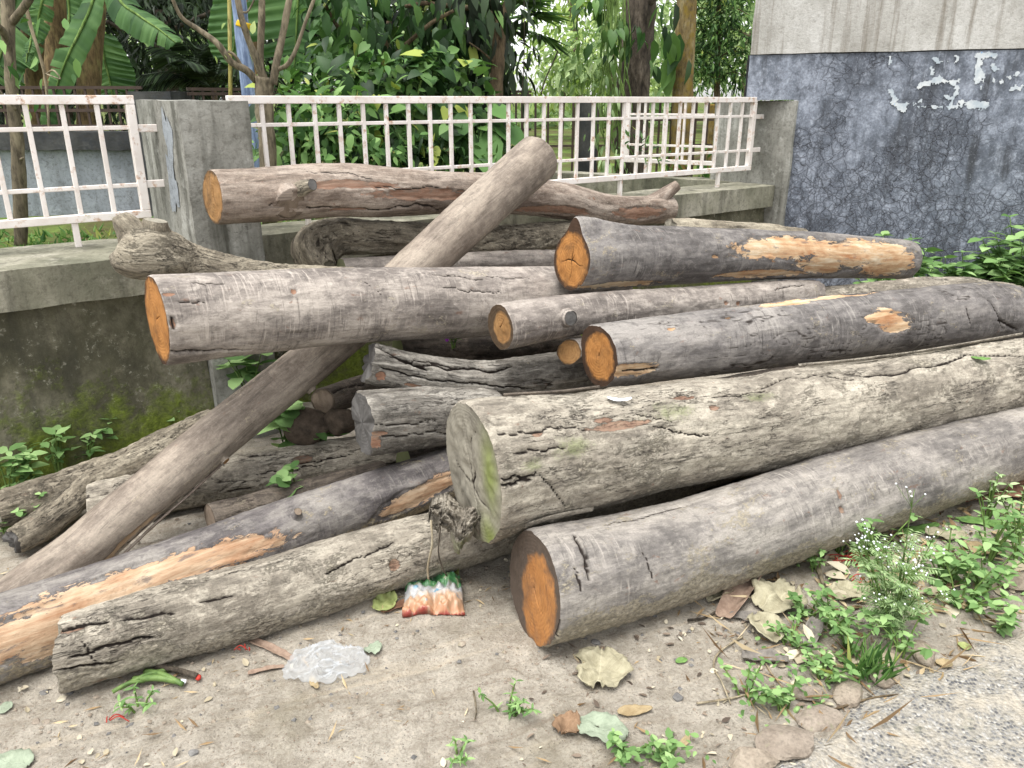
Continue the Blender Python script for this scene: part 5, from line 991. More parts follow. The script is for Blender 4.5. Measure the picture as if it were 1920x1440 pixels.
leaf("large crumpled pale dry leaf lying in front of the orange ring-ended front log", 1124, 1262, 112, 70, 80, 'pale', curl=.10, crump=.42, fold=.12, lobes=.35, pts=.28, nu=40, nv=30)
leaf("grey-green dry leaf lying flat below the large crumpled pale one", 1130, 1374, 96, 52, -28, 'green', curl=.1, crump=.35, lobes=.2, pts=.5)
leaf("curled brown dry leaf touching the grey-green flat one", 1064, 1362, 56, 36, 60, 'brown', curl=.5, crump=.7, lobes=.4)
leaf("narrow straw-coloured dry leaf on the dirt right of the grey-green flat one", 1190, 1338, 66, 18, 5, 'straw', curl=.25, crump=.4)
leaf("folded pale dry leaf standing on edge beside the pinkish bark chip", 1434, 1186, 84, 44, 100, 'pale', curl=.2, crump=.3, fold=.9)
leaf("broad rough pale dry leaf under the pinkish bark chip's right side", 1458, 1128, 110, 70, 40, 'pale', curl=.1, crump=.7, lobes=.5, pts=.3)
leaf("rolled pale leaf tucked against the underside of the front log", 1348, 1118, 60, 34, 30, 'pale', curl=.4, crump=.5, roll=1.3)
leaf("pale dry leaf lying just left of the white-flowered weed", 1592, 1112, 80, 44, 10, 'pale', curl=.2, crump=.5, lobes=.3)
leaf("small tan dry leaf lying on the broken road edge", 1768, 1252, 30, 20, 50, 'straw', curl=.2)
leaf("small yellow-green leaf lying near the stones above the tan road-edge leaf", 1807, 1218, 22, 16, 80, 'yellow', curl=.2)
leaf("yellow-green leaf at the far left on the dirt", 14, 1340, 30, 15, 95, 'green', curl=.2)
leaf("wide green leaf at the bottom left corner of the dirt", 24, 1434, 76, 44, 170, 'green', curl=.1, crump=.3)
leaf("small green leaf scrap right of the large crumpled pale leaf", 1278, 1238, 24, 10, 20, 'fresh', curl=.2)
leaf("light green leaf half under the tan front-left log near the torn packet", 722, 1138, 56, 30, 65, 'yellow', curl=.3, crump=.4)
leaf("pale dry leaf among the weeds under the front log's far part", 1770, 1012, 70, 28, -10, 'pale', curl=.2, crump=.4)
leaf("long green strap leaf lying under the bark slab at the far right", 1850, 985, 110, 16, -18, 'fresh', curl=.1, crump=.2)
leaf("second green strap leaf lying below the first one by the front log", 1722, 1000, 90, 20, 20, 'fresh', curl=.2, crump=.3)
leaf("tan dry leaf curled among the weeds at the right", 1838, 1040, 66, 26, -30, 'straw', curl=.3, crump=.4)
leaf("greenish torn leaf bits right of the plastic bag", 700, 1224, 34, 20, 20, 'green', curl=.3, crump=.7, lobes=.6)
leaf("small pale leaf scrap below the plastic bag's right end", 590, 1290, 40, 10, -60, 'straw', curl=.2)
leaf("thin tan dry leaf at the bottom of the photo near the first road-edge stone", 1284, 1392, 36, 10, 55, 'straw', curl=.2)
# bark chips and slabs
BG = "bark chips on the ground"
leaf("pinkish bark chip leaning out from under the front log", 1386, 1122, 150, 34, 52, 'pinkbark', name="bark_chip", cat="bark chip", group=BG, curl=.08, crump=.2, roll=.9, pts=.18, tilt=.12, lift=.012)
leaf("small grey bark chip beside the lower end of the pinkish one", 1403, 1160, 70, 16, -22, 'greybark', name="bark_chip", cat="bark chip", group=BG, curl=.1, roll=.8, pts=.2)
leaf("dark grey bark chip among the weeds left of the white-flowered weed", 1522, 1196, 76, 22, 58, 'greybark', name="bark_chip", cat="bark chip", group=BG, curl=.1, roll=.6, pts=.25, tilt=.2, lift=.015)
leaf("long grey bark chip lying left of the first big road-edge stones", 1434, 1240, 84, 26, -14, 'greybark', name="bark_chip", cat="bark chip", group=BG, curl=.15, roll=.8, pts=.2)
leaf("brown bark chip leaning by the torn packet under the tan log", 746, 1140, 70, 12, 40, 'rbark', name="bark_chip", cat="bark chip", group=BG, curl=.1, roll=.6, pts=.2)
leaf("long thin brown bark strip left of the plastic bag", 508, 1224, 116, 12, -32, 'pinkbark', name="bark_chip", cat="bark chip", group=BG, curl=.05, roll=.5, pts=.2)
leaf("short brown bark strip below the long thin one", 500, 1262, 66, 9, 16, 'pinkbark', name="bark_chip", cat="bark chip", group=BG, curl=.05, roll=.5, pts=.2)
leaf("thick red-brown bark slab lying behind the far end of the front log at the right edge", 1840, 936, 300, 46, 14, 'rbark', name="bark_slab", cat="bark slab", group=BG, curl=.02, crump=.35, roll=.5, pts=.15, nu=40, nv=16)
leaf("upper red-brown bark slab overlapping the thick one at the right edge", 1900, 912, 160, 30, 22, 'rbark', name="bark_slab", cat="bark slab", group=BG, curl=.05, crump=.4, roll=.6, pts=.15, nu=30, lift=.03)
# stones
def stone_mesh(m, c, r, seed, k=(1, 1, .6), seg=14):
    th = np.linspace(0, np.pi, seg); ph = np.linspace(0, 2 * np.pi, seg * 2, endpoint=False); A, B_ = np.meshgrid(th, ph, indexing='ij'); d = np.stack((np.sin(A) * np.cos(B_), np.sin(A) * np.sin(B_), np.cos(A)), -1)
    q = np.random.RandomState(seed); R = np.ones(A.shape)
    for _ in range(9): n = q.normal(size=3); n /= np.linalg.norm(n); R = np.minimum(R, q.uniform(.62, .9) / np.maximum(.05, d @ n))
    R = R * (1 + .08 * fbm(d * 3 + seed, 4, seed)); P = d * R[..., None] * np.array(k) * r; a = q.uniform(0, 6); P = P @ np.array([[math.cos(a), math.sin(a), 0], [-math.sin(a), math.cos(a), 0], [0, 0, 1]]); m.add((P + c).reshape(-1, 3), grid_faces(seg, seg * 2, True))
def mat_stone(nm, a, b):
    k = M(nm); p = k.geo(); n = k.noise(p, 16, 8, .7); f = k.noise(p, 90, 5, .7); c = k.mix(k.rng(n, .35, .65), lin(*a), lin(*b)); c = k.mix(k.rng(f, .35, .55, .4, 0), c, lin(*[int(x * .6) for x in a])); c = k.mix(k.rng(k.noise(p, 22, 6, .7, 0, (4, 4, 4)), .58, .7, 0, .6), c, lin(124, 128, 96)); k.bump(k.mth('ADD', n, f), .8, .008); return k.done(c, .92, .2)
STN = dict(tan=mat_stone("edge_stone", (132, 120, 106), (164, 153, 138)), pink=mat_stone("brick_stone", (132, 121, 109), (160, 149, 136)), grey=mat_stone("grey_pebble", (96, 95, 94), (132, 130, 127)))
def stone(label, px, py, rpx, mt, k=(1.15, .9, .34), group="stones along the worn road edge"):
    m = MB(); c = gp(px, py); r = rpx * px_at(py); stone_mesh(m, c + np.array((0, 0, r * k[2] * .35)), r, int(px + py), k); o = m.build("stone", STN[mt], None, org=c); tag(o, label, "stone", group)
    for p in o.data.polygons: p.use_smooth = False
    return o
stone("squarish tan stone at the road edge right of the grass tuft", 1657, 1272, 30, 'tan'); stone("flat tan stone between the squarish stone and the larger pinkish ones", 1592, 1302, 34, 'tan', (1.3, .9, .36)); stone("wide pinkish flat stone at the road edge, second from the bottom", 1530, 1356, 44, 'pink', (1.2, .9, .36))
stone("largest pinkish flat stone near the bottom of the photo", 1468, 1404, 58, 'pink', (1.15, .85, .36)); stone("tan stone cut off by the bottom edge of the photo", 1412, 1440, 46, 'tan', (1.1, .8, .36)); stone("grey-tan stone half hidden behind the white-flowered weed's base", 1732, 1232, 30, 'tan', (1.3, .8, .36)); stone("small tan stone left of the grey-tan one by the weed's base", 1672, 1226, 18, 'tan')
stone("pale stone at the right edge of the photo beside the weeds", 1902, 1098, 34, 'tan', (1.2, .9, .36)); stone("knobbly brown stone among dead twigs above the flat tan one", 1515, 1302, 26, 'pink', (.9, 1.2, .5))
stone("small blue-grey pebble alone on the dirt", 1271, 1307, 12, 'grey', group="pebbles on the dirt"); stone("grey pebble below the cut end of the tan front-left log", 83, 1302, 9, 'grey', group="pebbles on the dirt"); stone("dark pebble touching the cut end of the tan front-left log", 134, 1303, 9, 'grey', group="pebbles on the dirt"); stone("reddish pebble at the lower left, left one of two side by side", 69, 1357, 9, 'pink', group="pebbles on the dirt"); stone("reddish pebble at the lower left, right one of two side by side", 87, 1359, 8, 'pink', group="pebbles on the dirt"); stone("dark grey pebble under the front log beside the large crumpled leaf", 1117, 1209, 9, 'grey', group="pebbles on the dirt"); stone("pale pebble lying above the plastic bag's right side", 866, 1212, 8, 'tan', group="pebbles on the dirt"); stone("grey pebble on the dirt at the bottom left of the middle", 365, 1424, 10, 'grey', group="pebbles on the dirt")
for lb, px, py, r in (("brown clod between the pale log and the short dark log", 575, 800, 30), ("second clod tucked under the short dark log's end", 640, 790, 24)):
    c = at(px, py, 3.0); m = MB(); stone_mesh(m, c, r * px_m(py, 3.0) * 1.3, px, (1.2, 1, .9)); tag(m.build("clod", plain('dark_clod', (62, 54, 46), (96, 84, 72), 30), None, org=c), lb, "clod", "clods among the logs")
# gravel, crumbs: uncountable
def scatter(name, label, mat, n, rmin, rmax, box, seed, dens=None, flat=.6):
    q = np.random.RandomState(seed); base = MB(); X = q.uniform(box[0], box[1], n); Y = q.uniform(box[2], box[3], n); d = fbm(np.stack((X * 2.6, Y * 2.6, 0 * X + seed), -1), 3, seed)
    if dens is not None: kk = d + q.uniform(-.25, .25, n) > dens; X, Y = X[kk], Y[kk]
    kk = road_in(X, Y) < .12; X, Y = X[kk], Y[kk]
    n = len(X); Z = ground_z(X, Y); r = rmin + (rmax - rmin) * q.rand(n) ** 3.5; oct_ = np.array([(1, 0, 0), (0, 1, 0), (-1, 0, 0), (0, -1, 0), (.1, .1, 1), (0, 0, -1)], float); F0 = [(0, 1, 4), (1, 2, 4), (2, 3, 4), (3, 0, 4), (1, 0, 5), (2, 1, 5), (3, 2, 5), (0, 3, 5)]
    P = oct_[None] * q.uniform(.55, 1.25, (n, 6, 1)) * r[:, None, None] * np.array((1, 1, flat)); a = q.uniform(0, 6.28, n); R = np.stack((np.stack((np.cos(a), -np.sin(a), 0 * a), -1), np.stack((np.sin(a), np.cos(a), 0 * a), -1), np.stack((0 * a, 0 * a, 0 * a + 1), -1)), 1); P = np.einsum('nij,nkj->nki', R, P) + np.stack((X, Y, Z + r * .2), -1)[:, None]
    base.add(P.reshape(-1, 3), [tuple(i + 6 * j for i in f) for j in range(n) for f in F0]); o = base.build(name, mat, None, smooth=False); tag(o, label, "gravel", None, 'stuff'); return o
PALEC = leaf_mat("pale_flakes", (150, 140, 118), (176, 166, 144), (196, 188, 168), .05, .9)
scatter("gravel", "small pale grit and gravel scattered over the dirt", STN['tan'], 8000, .0012, .009, (-2.0, 2.4, 1.2, 2.9), 5, -.12); scatter("gravel", "scattered dark grey grit on the dirt and road edge", STN['grey'], 3600, .0015, .010, (-2.0, 2.4, 1.2, 2.7), 9, .02); scatter("gravel", "reddish brick crumbs scattered on the dirt", STN['pink'], 1200, .0015, .008, (-2.0, 2.4, 1.2, 2.7), 13, .05)
# dead leaf crumbs and straw
def crumbs(name, label, mat, n, box, seed, L, W_, dens, templ='ovate', polyline=None):
    q = np.random.RandomState(seed); X = q.uniform(box[0], box[1], n); Y = q.uniform(box[2], box[3], n); d = fbm(np.stack((X * 2.2, Y * 2.2, 0 * X + seed), -1), 3, seed); kk = (d + q.uniform(-.2, .2, n) > dens) & (road_in(X, Y) < .10); X, Y = X[kk], Y[kk]; n = len(X); C = np.stack((X, Y, ground_z(X, Y) + .004), -1); D = np.stack((q.normal(size=n), q.normal(size=n), q.uniform(-.1, .3, n)), -1); m = MB(); s = q.uniform(.4, 1.3, n)
    add_leaves(m, C, D, np.array((0, 0, 1.)) + q.normal(size=(n, 3)) * .35, L * s, W_ * s, templ, .3, q.uniform(-.4, .5, n)); o = m.build(name, mat, None, smooth=False); tag(o, label, "leaf litter", None, 'stuff'); return o
DRYM = leaf_mat("leaf_litter", (104, 82, 58), (158, 134, 100), (196, 180, 148), .1, .9)
crumbs("leaf_litter", "dead leaf crumbs and chips among the weeds at the right", DRYM, 1500, (.75, 2.6, 1.45, 3.0), 3, .045, .018, -.1); crumbs("leaf_litter", "straw bits and dry stems scattered over the dirt", DRYM, 700, (-1.9, 1.2, 1.25, 2.3), 7, .04, .006, .02, 'simple'); crumbs("leaf_litter", "dry straw stems lying among the road-edge weeds", DRYM, 700, (.6, 2.6, 1.4, 2.6), 8, .12, .006, -.1, 'simple')
crumbs("leaf_litter", "pale flaky leaf and bark bits scattered over the dirt", PALEC, 1300, (-1.9, 2.4, 1.2, 2.7), 17, .022, .014, -.02)
crumbs("leaf_litter", "dark bark crumbs scattered by the logs", leaf_mat("bark_crumbs", (70, 60, 52), (100, 88, 76), (130, 116, 102), .0, .9), 1200, (-1.7, 2.4, 1.25, 3.0), 23, .022, .010, .0)
crumbs("leaf_litter", "pale dry leaf pieces lying in the weeds beside the front log", PALEC, 420, (.75, 2.3, 1.75, 2.75), 41, .07, .038, -.12)
# twigs
def twig(label, pts, r, mat='pale', name="twig", group="twigs and dry stems on the dirt"):
    P = smooth_path([gp(*p) + np.array((0, 0, r + (h if len(p) < 3 else 0))) for p, h in [(q, 0.004) for q in pts]], 24); m = MB(); m.tube(P, np.linspace(r, r * .5, 24), 6, True, .2); o = m.build(name, TB[mat], None, org=P.mean(0)); tag(o, label, "twig", group)
twig("thin curved dry stem arching on the dirt right of the large crumpled leaf", [(1392, 1196), (1350, 1220), (1338, 1250), (1352, 1285), (1370, 1320)], .004); twig("straight straw stem crossing the lower dirt toward the stones", [(1306, 1322), (1380, 1308), (1452, 1286)], .0035); twig("thin straw leaning across the road-edge weeds", [(1428, 1236), (1455, 1280), (1478, 1300)], .003, 'pale'); twig("brown root-like twig lying on the asphalt", [(1706, 1350), (1716, 1385), (1734, 1425), (1700, 1445)], .004, 'dark'); twig("dead branching stem lying below the flat tan stone", [(1560, 1330), (1640, 1310), (1720, 1308)], .004, 'brown'); twig("grey crooked twig above the folded leaf", [(1290, 1165), (1320, 1155), (1350, 1140)], .005, 'dark'); twig("short thin twig near the bottom grass", [(888, 1300), (893, 1330), (890, 1355)], .003, 'grey'); twig("grey stick standing among seedlings under the front log", [(1530, 1062), (1548, 1110)], .010, 'grey')
# plastic bag
def plastic_bag():
    k = M("translucent_plastic"); n = k.noise(k.geo(), 30, 5, .6, 1.0); k.bump(n, .5, .006); k.done(lin(222, 226, 230), .22, .5)
    tr = k.nd('ShaderNodeBsdfTransparent'); tl = k.nd('ShaderNodeBsdfTranslucent'); tl.inputs[0].default_value = lin(226, 230, 234); m1 = k.nd('ShaderNodeMixShader', {'Fac': .5}); k.nt.links.new(k.b.outputs[0], m1.inputs[1]); k.nt.links.new(tl.outputs[0], m1.inputs[2]); m2 = k.nd('ShaderNodeMixShader', {'Fac': .55}); k.nt.links.new(m1.outputs[0], m2.inputs[1]); k.nt.links.new(tr.outputs[0], m2.inputs[2]); k.nt.links.new(m2.outputs[0], k.out.inputs[0])
    s = px_at(1240); c = gp(616, 1250); U, V = np.meshgrid(np.linspace(0, 1, 60), np.linspace(0, 2 * np.pi, 90, endpoint=False), indexing='ij'); rr = np.sin(U * np.pi / 2)
    q = np.stack((rr * np.cos(V) * 2.2, rr * np.sin(V) * 2.2, 0 * U), -1); out = 1 + .34 * fbm(np.stack((np.cos(V) * 1.5, np.sin(V) * 1.5, 0 * U), -1), 4, 6); qq = q + .45 * np.stack((fbm(q * 1.3, 2, 9), fbm(q * 1.3, 2, 19), 0 * U), -1); wr = 1 - np.abs(fbm(qq * np.array((.8, 2.6, 1)), 2, 5)) * 2.4
    x = rr * np.cos(V) * 70 * s * out; y = rr * np.sin(V) * 58 * s * out; z = np.sqrt(np.clip(1 - rr ** 2.2, 0, 1)) * .014 * (1 + .9 * fbm(q, 2, 3)) + .013 * np.clip(wr, 0, 1) ** 2.2 + .003 * np.clip(1 - np.abs(fbm(qq * np.array((2, 5, 1)), 2, 25)) * 4, 0, 1) * (1 - rr ** 6) + .004
    a = .35; P = np.stack((c[0] + x * math.cos(a) - y * math.sin(a), c[1] + x * math.sin(a) + y * math.cos(a), 0 * x), -1); P[..., 2] = ground_z(P[..., 0], P[..., 1]) + z; m = MB(); m.add(P.reshape(-1, 3), grid_faces(60, 90, True)); o = m.build("plastic_bag", k.m, None, org=c); tag(o, "crumpled translucent white plastic bag lying on the dirt", "plastic bag")
plastic_bag()
def packet():
    k = M("printed_foil"); lc = k.attr('lc'); s = k.nd('ShaderNodeSeparateXYZ'); k.put(s.inputs[0], lc); u, v = s.outputs[0], s.outputs[1]; n = k.noise(lc, (3.2, 3.2, 1), 3, .5); w = k.mth('ADD', v, k.mth('MULTIPLY', k.mth('SUBTRACT', n, .5), .14))
    c = k.ramp(w, [(0, lin(140, 60, 50)), (.03, lin(168, 122, 90)), (.24, lin(176, 146, 120)), (.34, lin(168, 168, 168)), (.48, lin(152, 154, 156)), (.54, lin(62, 112, 68)), (.84, lin(50, 98, 60)), (.93, lin(126, 138, 76))])
    k.nt.nodes[-1]; c = k.mix(k.rng(k.noise(lc, (3, 5, 1), 2, .5, 0, (3, 1, 0)), .63, .66), c, lin(104, 138, 156)); c = k.mix(k.rng(k.noise(lc, 11, 6, .7, 0, (1, 7, 0)), .52, .62, 0, .6), c, lin(150, 136, 116)); k.bump(k.noise(lc, 14, 5, .6), .4, .006); k.done(c, .38, .5)
    s_ = px_at(1118); c0 = gp(813, 1118); U, V = np.meshgrid(np.linspace(0, 1, 44), np.linspace(0, 1, 36), indexing='ij'); q = np.stack((U * 3, V * 3, 0 * U), -1); x = (U - .5) * 112 * s_ * (1 - .12 * V); y = (V - .5) * 74 * s_ * 1.75 + .006 * fbm(q * 2, 2, 7)
    z = .022 * np.sin(np.pi * V) * (1 - np.exp(-((U - .5) / .06) ** 2) * .75) * np.clip(np.sin(np.pi * U) * 3, 0, 1) + .022 * (1 - np.abs(fbm(q * 1.9, 3, 2)) * 2) + .008 + .018 * V; z = z + np.where(V < .08, .004 * np.sin(U * 120), 0)
    a = .10; X = c0[0] + x * math.cos(a) - y * math.sin(a); Y = c0[1] + x * math.sin(a) + y * math.cos(a); P = np.stack((X, Y, ground_z(X, Y) + z), -1).reshape(-1, 3); n_ = len(P); F = grid_faces(44, 36); m = MB(); l = np.stack((U, V, 0 * U), -1).reshape(-1, 3)
    P2 = P.copy(); P2[:, 2] = ground_z(P[:, 0], P[:, 1]) + .003; rim = [i * 36 for i in range(44)] + [43 * 36 + j for j in range(1, 36)] + [i * 36 + 35 for i in range(42, -1, -1)] + list(range(34, 0, -1)); F3 = [(rim[i], rim[(i + 1) % len(rim)], rim[(i + 1) % len(rim)] + n_, rim[i] + n_) for i in range(len(rim))]
    m.add(np.concatenate((P, P2)), F + [tuple(i + n_ for i in f[::-1]) for f in F] + F3, lc=np.concatenate((l, l))); o = m.build("snack_packet", k.m, None, org=c0); tag(o, "torn orange and green printed snack packet lying under the tan log", "wrapper")
packet()
RED = plain("red_plastic", (150, 40, 34), (182, 66, 54), 60, .5); GRN = plain("cut_green_stalk", (66, 92, 46), (108, 132, 74), 30, .5); WHT = plain("white_scrap", (214, 220, 226), (236, 238, 240), 30, .6)
def red_threads(label, px, py, n, spread, seed):
    q = np.random.RandomState(seed); c = gp(px, py); s = px_at(py) * spread; m = MB()
    for i in range(n): a = c + np.array((q.normal() * s * .5, q.normal() * s * .35, .012)); d = np.array((q.normal(), q.normal() * .6, 0)) * s * .7; m.tube(smooth_path([a - d * .5, a + np.array((0, 0, q.uniform(0, .02))), a + d * .5], 9), .0016, 5)
    tag(m.build("red_thread", RED, None, org=c), label, "thread", "red thread scraps")
red_threads("tangle of red thread lying on the litter left of the white-flowered weed", 1598, 1057, 26, 36, 3); red_threads("few red threads on the dirt at the lower left", 222, 1356, 3, 22, 5); red_threads("tiny red scrap on the dirt below the tan log's middle", 455, 1226, 4, 18, 7); red_threads("small red-brown shred right below the red tangle", 1612, 1096, 8, 16, 9)
c = gp(300, 1282); t = thing("cut_stalk", "bundle of cut green stalks with a red tip under the tan front-left log", "stalks", c); s = px_at(1282); m = MB()
for a, b, r in (((-42, 6), (46, 10), .010), ((-58, 20), (20, -14), .007), ((-30, -8), (54, 14), .009), ((-66, 26), (-20, 8), .006)): m.tube(smooth_path([c + np.array((a[0] * s, -a[1] * s * 1.6, .012)), c + np.array(((a[0] + b[0]) / 2 * s, -(a[1] + b[1]) / 2 * s * 1.6, .022)), c + np.array((b[0] * s, -b[1] * s * 1.6, .012))], 14), np.linspace(r, r * .8, 14), 8, True, .1)
m.build("stalk", GRN, t, org=c); m = MB(); stone_mesh(m, c + np.array((72 * s, .002, .008)), 8 * s, 3, (1.4, .8, .5)); m.build("red_tip", RED, t, org=c); m = MB(); stone_mesh(m, c + np.array((50 * s, -.02, .01)), 8 * s, 4, (1.1, .8, .6)); m.build("white_scrap", WHT, t, org=c); m = MB(); m.tube(smooth_path([c + np.array((-10 * s, .03, .02)), c + np.array((40 * s, .01, .02)), c + np.array((72 * s, .0, .012))], 12), .008, 7, True, .2); m.build("dry_stem", TB['dark'], t, org=c)
def on_log(d, px, py): i, j = d['find'](px, py); return d['V'][i, j] + d['nrm'][i, j] * .004
c = on_log(B, 1160, 757); o = sheet("paper_scrap", "small white and blue scrap lying on top of the biggest log", "scrap", c, .075, .026, -.1, WHT, crump=.2, zbase=c[2] + .002, pts=.25)
c = on_log(B, 1838, 678); sheet("fallen_leaf", "single green leaf lying on top of the biggest log", "leaf", c, .07, .04, -.3, LM['fresh'], crump=.2, zbase=c[2] + .003, group="dry leaves fallen on the dirt")
c = at(806, 1000, 2.15); t = thing("hanging_fibre", "pale strips of fibre hanging from the biggest log's splintered end", "fibre", c); m = MB(); m.tube(smooth_path([at(808, 975, 2.12), at(810, 1020, 2.10), at(802, 1060, 2.12), at(803, 1085, 2.13)], 16), .0035, 5); m.build("strand", TB['pale'], t, org=c); m = MB(); m.tube(smooth_path([at(826, 985, 2.11), at(822, 1035, 2.09), at(830, 1065, 2.1), at(838, 1080, 2.12)], 16), .0025, 5); m.build("strand", TB['dark'], t, org=c)
# --- weeds
def weed(label, c, h, stems, per, L, W_, templ='ovate', mat='weed', spread=.3, name="weed", cat="weed", group=None, seed=1, flower=None, top=False, fold=.15):
    q = np.random.RandomState(seed); c = np.asarray(c, float); t = thing(name, label, cat, c, group); ms, ml, mf = MB(), MB(), MB()
    for i in range(stems):
        a = q.uniform(0, 6.28); lean = q.uniform(.2, 1) * spread; hh = h * q.uniform(.55, 1.05); d = np.array((math.cos(a), math.sin(a), 0)); b0 = c + d * q.uniform(0, .02); P = smooth_path([b0 - np.array((0, 0, .01)), b0 + d * lean * h * .35 + np.array((0, 0, hh * .5)), b0 + d * lean * h + np.array((0, 0, hh))], 14); ms.tube(P, np.linspace(.0035, .0015, 14) * (1 + h), 5)
        Cc_, Dd = [], []
        for k in range(per):
            f = 1 if top and k >= per - 3 else q.uniform(.3, 1); p = P[int(f * 13)]; b = k * 2.4 + q.uniform(-.4, .4); Cc_.append(p); Dd.append((math.cos(b), math.sin(b), q.uniform(-.1, .55)))
        n = len(Cc_); s = q.uniform(.55, 1.2, n); add_leaves(ml, Cc_, Dd, np.array((0, 0, 1.)) + q.normal(size=(n, 3)) * .25, L * s, W_ * s, templ, fold, q.uniform(.05, .45, n))
        if flower:
            for k in range(flower): stone_mesh(mf, P[-1] + q.normal(size=3) * .022, q.uniform(.003, .0048), 1 + k, (1, 1, .8), 5)
    ms.build("stem", TB['stem'], t, org=c); ml.build("leaves", LF[mat], t, org=c)
    if flower: mf.build("flower_heads", WHT, t, org=c)["kind"] = "stuff"
    return t
# bush row at the foot of the blue-grey wall
WG_ = "leafy weeds at the foot of the blue-grey wall"
for lb, px, py, Y, h, st, sd in (("tall leafy weed at the left of the row under the blue-grey wall", 1690, 600, 4.95, .66, 9, 3), ("leafy weed in the row under the blue-grey wall, just right of the tallest left one", 1760, 600, 5.0, .50, 9, 4), ("bushy leafy weed in the middle of the row under the blue-grey wall", 1815, 600, 4.9, .58, 10, 5), ("leafy weed leaning at the right part of the row under the blue-grey wall", 1870, 600, 5.0, .52, 9, 6), ("tall leafy weed at the right photo edge under the blue-grey wall", 1915, 600, 4.9, .74, 10, 7), ("low leafy weed in front of the wall row, behind the rough far log end", 1890, 600, 4.6, .42, 9, 8), ("leafy weed cut off by the right photo edge under the wall", 1965, 600, 4.8, .7, 9, 9)):
    c = at(px, py, Y); c[2] = 0; weed(lb, c, h * 1.05, st + 10, 40, .092, .062, 'ovate', 'weed', .55, group=WG_, seed=sd, top=True)
for lb, px, Y, h in (("dry twiggy weed stem rising at the wall among the leafy row", 1725, 5.1, .7),):
    c = at(px, 600, Y); c[2] = 0; weed(lb, c, h, 3, 8, .06, .03, 'ovate', 'weed', .3, group=WG_, seed=31)
# seedlings by the mossy wall at left
SG = "seedlings along the mossy wall"
for i, (lb, px, py, Y, h, L, st) in enumerate((("round-leaved seedling at the far left foot of the mossy wall", 18, 905, 2.95, .16, .06, 5), ("seedling with pale leaves second from the left along the mossy wall", 62, 890, 2.9, .18, .065, 5), ("seedling cluster in the middle of the mossy wall's foot", 112, 868, 3.0, .2, .06, 6), ("upright seedling with a tall stem right of the middle cluster by the mossy wall", 165, 850, 3.1, .22, .05, 5), ("tallest slim seedling with two top leaves against the mossy wall", 220, 830, 3.2, .2, .05, 4), ("leafy seedling behind the rough forked branch's broken end", 318, 800, 3.25, .18, .065, 5), ("single sprout above the rough branch at the wall corner", 345, 775, 3.3, .24, .06, 2))):
    c = at(px, py, Y); c[2] = float(ground_z(c[0], c[1])); c = atz(px, py + 25, .03); weed(lb, c, h, st, 6, L, L * .62, 'ovate', 'weed', .35, name="seedling", cat="seedling", group=SG, seed=40 + i, top=True)
RG = "round-leaved creepers growing through the logs"
for i, (lb, P, h, L, st) in enumerate((("round-leaved creeper in front of the pillar base under the mauve-grey log", at(470, 755, 3.3), .24, .12, 4), ("round-leaved creeper under the slanting log beside the short dark log", at(540, 850, 3.05), .22, .10, 4), ("small creeper sprout left of the charred slanting end", at(600, 850, 3.0), .12, .07, 3), ("leafy sprout growing between the pale ground log and the violet-grey log", at(555, 925, 2.62), .09, .06, 3), ("small sprout at the far left corner by the forked branch", at(12, 1010, 2.5), .12, .06, 4), ("small sprout growing on the rough forked branch", at(58, 965, 2.5), .07, .03, 4))):
    weed(lb, P, h, st, 6, L, L * .85, 'round', 'weed', .5, name="creeper", cat="plant", group=RG, seed=60 + i, top=True)
c = at(850, 648, 3.2); t = weed("tiny plant with a purple flower in the dark gap under the mauve-grey log", c, .05, 4, 8, .025, .008, 'ovate', 'weed', .6, name="wildflower", cat="flower", seed=77); m = MB(); stone_mesh(m, c + np.array((-.025, -.03, .035)), .010, 5, (1, 1, 1), 8); m.build("bloom", plain("purple_petal", (130, 50, 150), (160, 80, 180), 40), t, org=c)
# white flowered weed
def parthenium():
    q = np.random.RandomState(5); c = gp(1668, 1196); s = px_at(1196); t = thing("flowering_weed", "bushy pale green weed dotted with tiny white flower heads, right of the front log", "weed", c); ms, ml, mf = MB(), MB(), MB()
    for i in range(26):
        a = q.uniform(0, 6.28); d = np.array((math.cos(a), math.sin(a) * .6, 0)); h = q.uniform(.14, .33) if i else .45; ln = q.uniform(.02, .16) * (.5 if h > .34 else 1); P = smooth_path([c, c + d * ln * .5 + np.array((0, 0, h * .55)), c + d * ln + np.array((0, 0, h))], 16); ms.tube(P, np.linspace(.003, .001, 16), 5)
        for k in range(7):                # finely cut leaves: a rib with narrow lobes
            p = P[q.randint(2, 14)]; b = q.uniform(0, 6.28); r = np.array((math.cos(b), math.sin(b), q.uniform(-.2, .5))); L = q.uniform(.03, .065); n = 7; cc = np.array([p + r * L * j / n for j in range(n) for _ in (0, 1)]); sd_ = np.cross(r, (0, 0, 1)); dd = np.array([r * .7 + sd_ * sg for j in range(n) for sg in (-1, 1)]); add_leaves(ml, cc, dd, np.tile((0, 0, 1.), (2 * n, 1)) + q.normal(size=(2 * n, 3)) * .2, np.full(2 * n, L * .42), np.full(2 * n, L * .09), 'simple', .1, .3)
        for k in range(5):
            e = P[-1] + q.normal(size=3) * np.array((.022, .02, .014)); ms.tube([P[-3], e], .0008, 4, False); stone_mesh(mf, e, q.uniform(.0026, .0042), 3 + k, (1, 1, .8), 5)
    ms.build("stem", TB['stem'], t, org=c); ml.build("leaves", LF['grey'], t, smooth=False, org=c); mf.build("flower_heads", WHT, t, org=c)["kind"] = "stuff"
parthenium()
GG = "green weeds on the ground at the right"
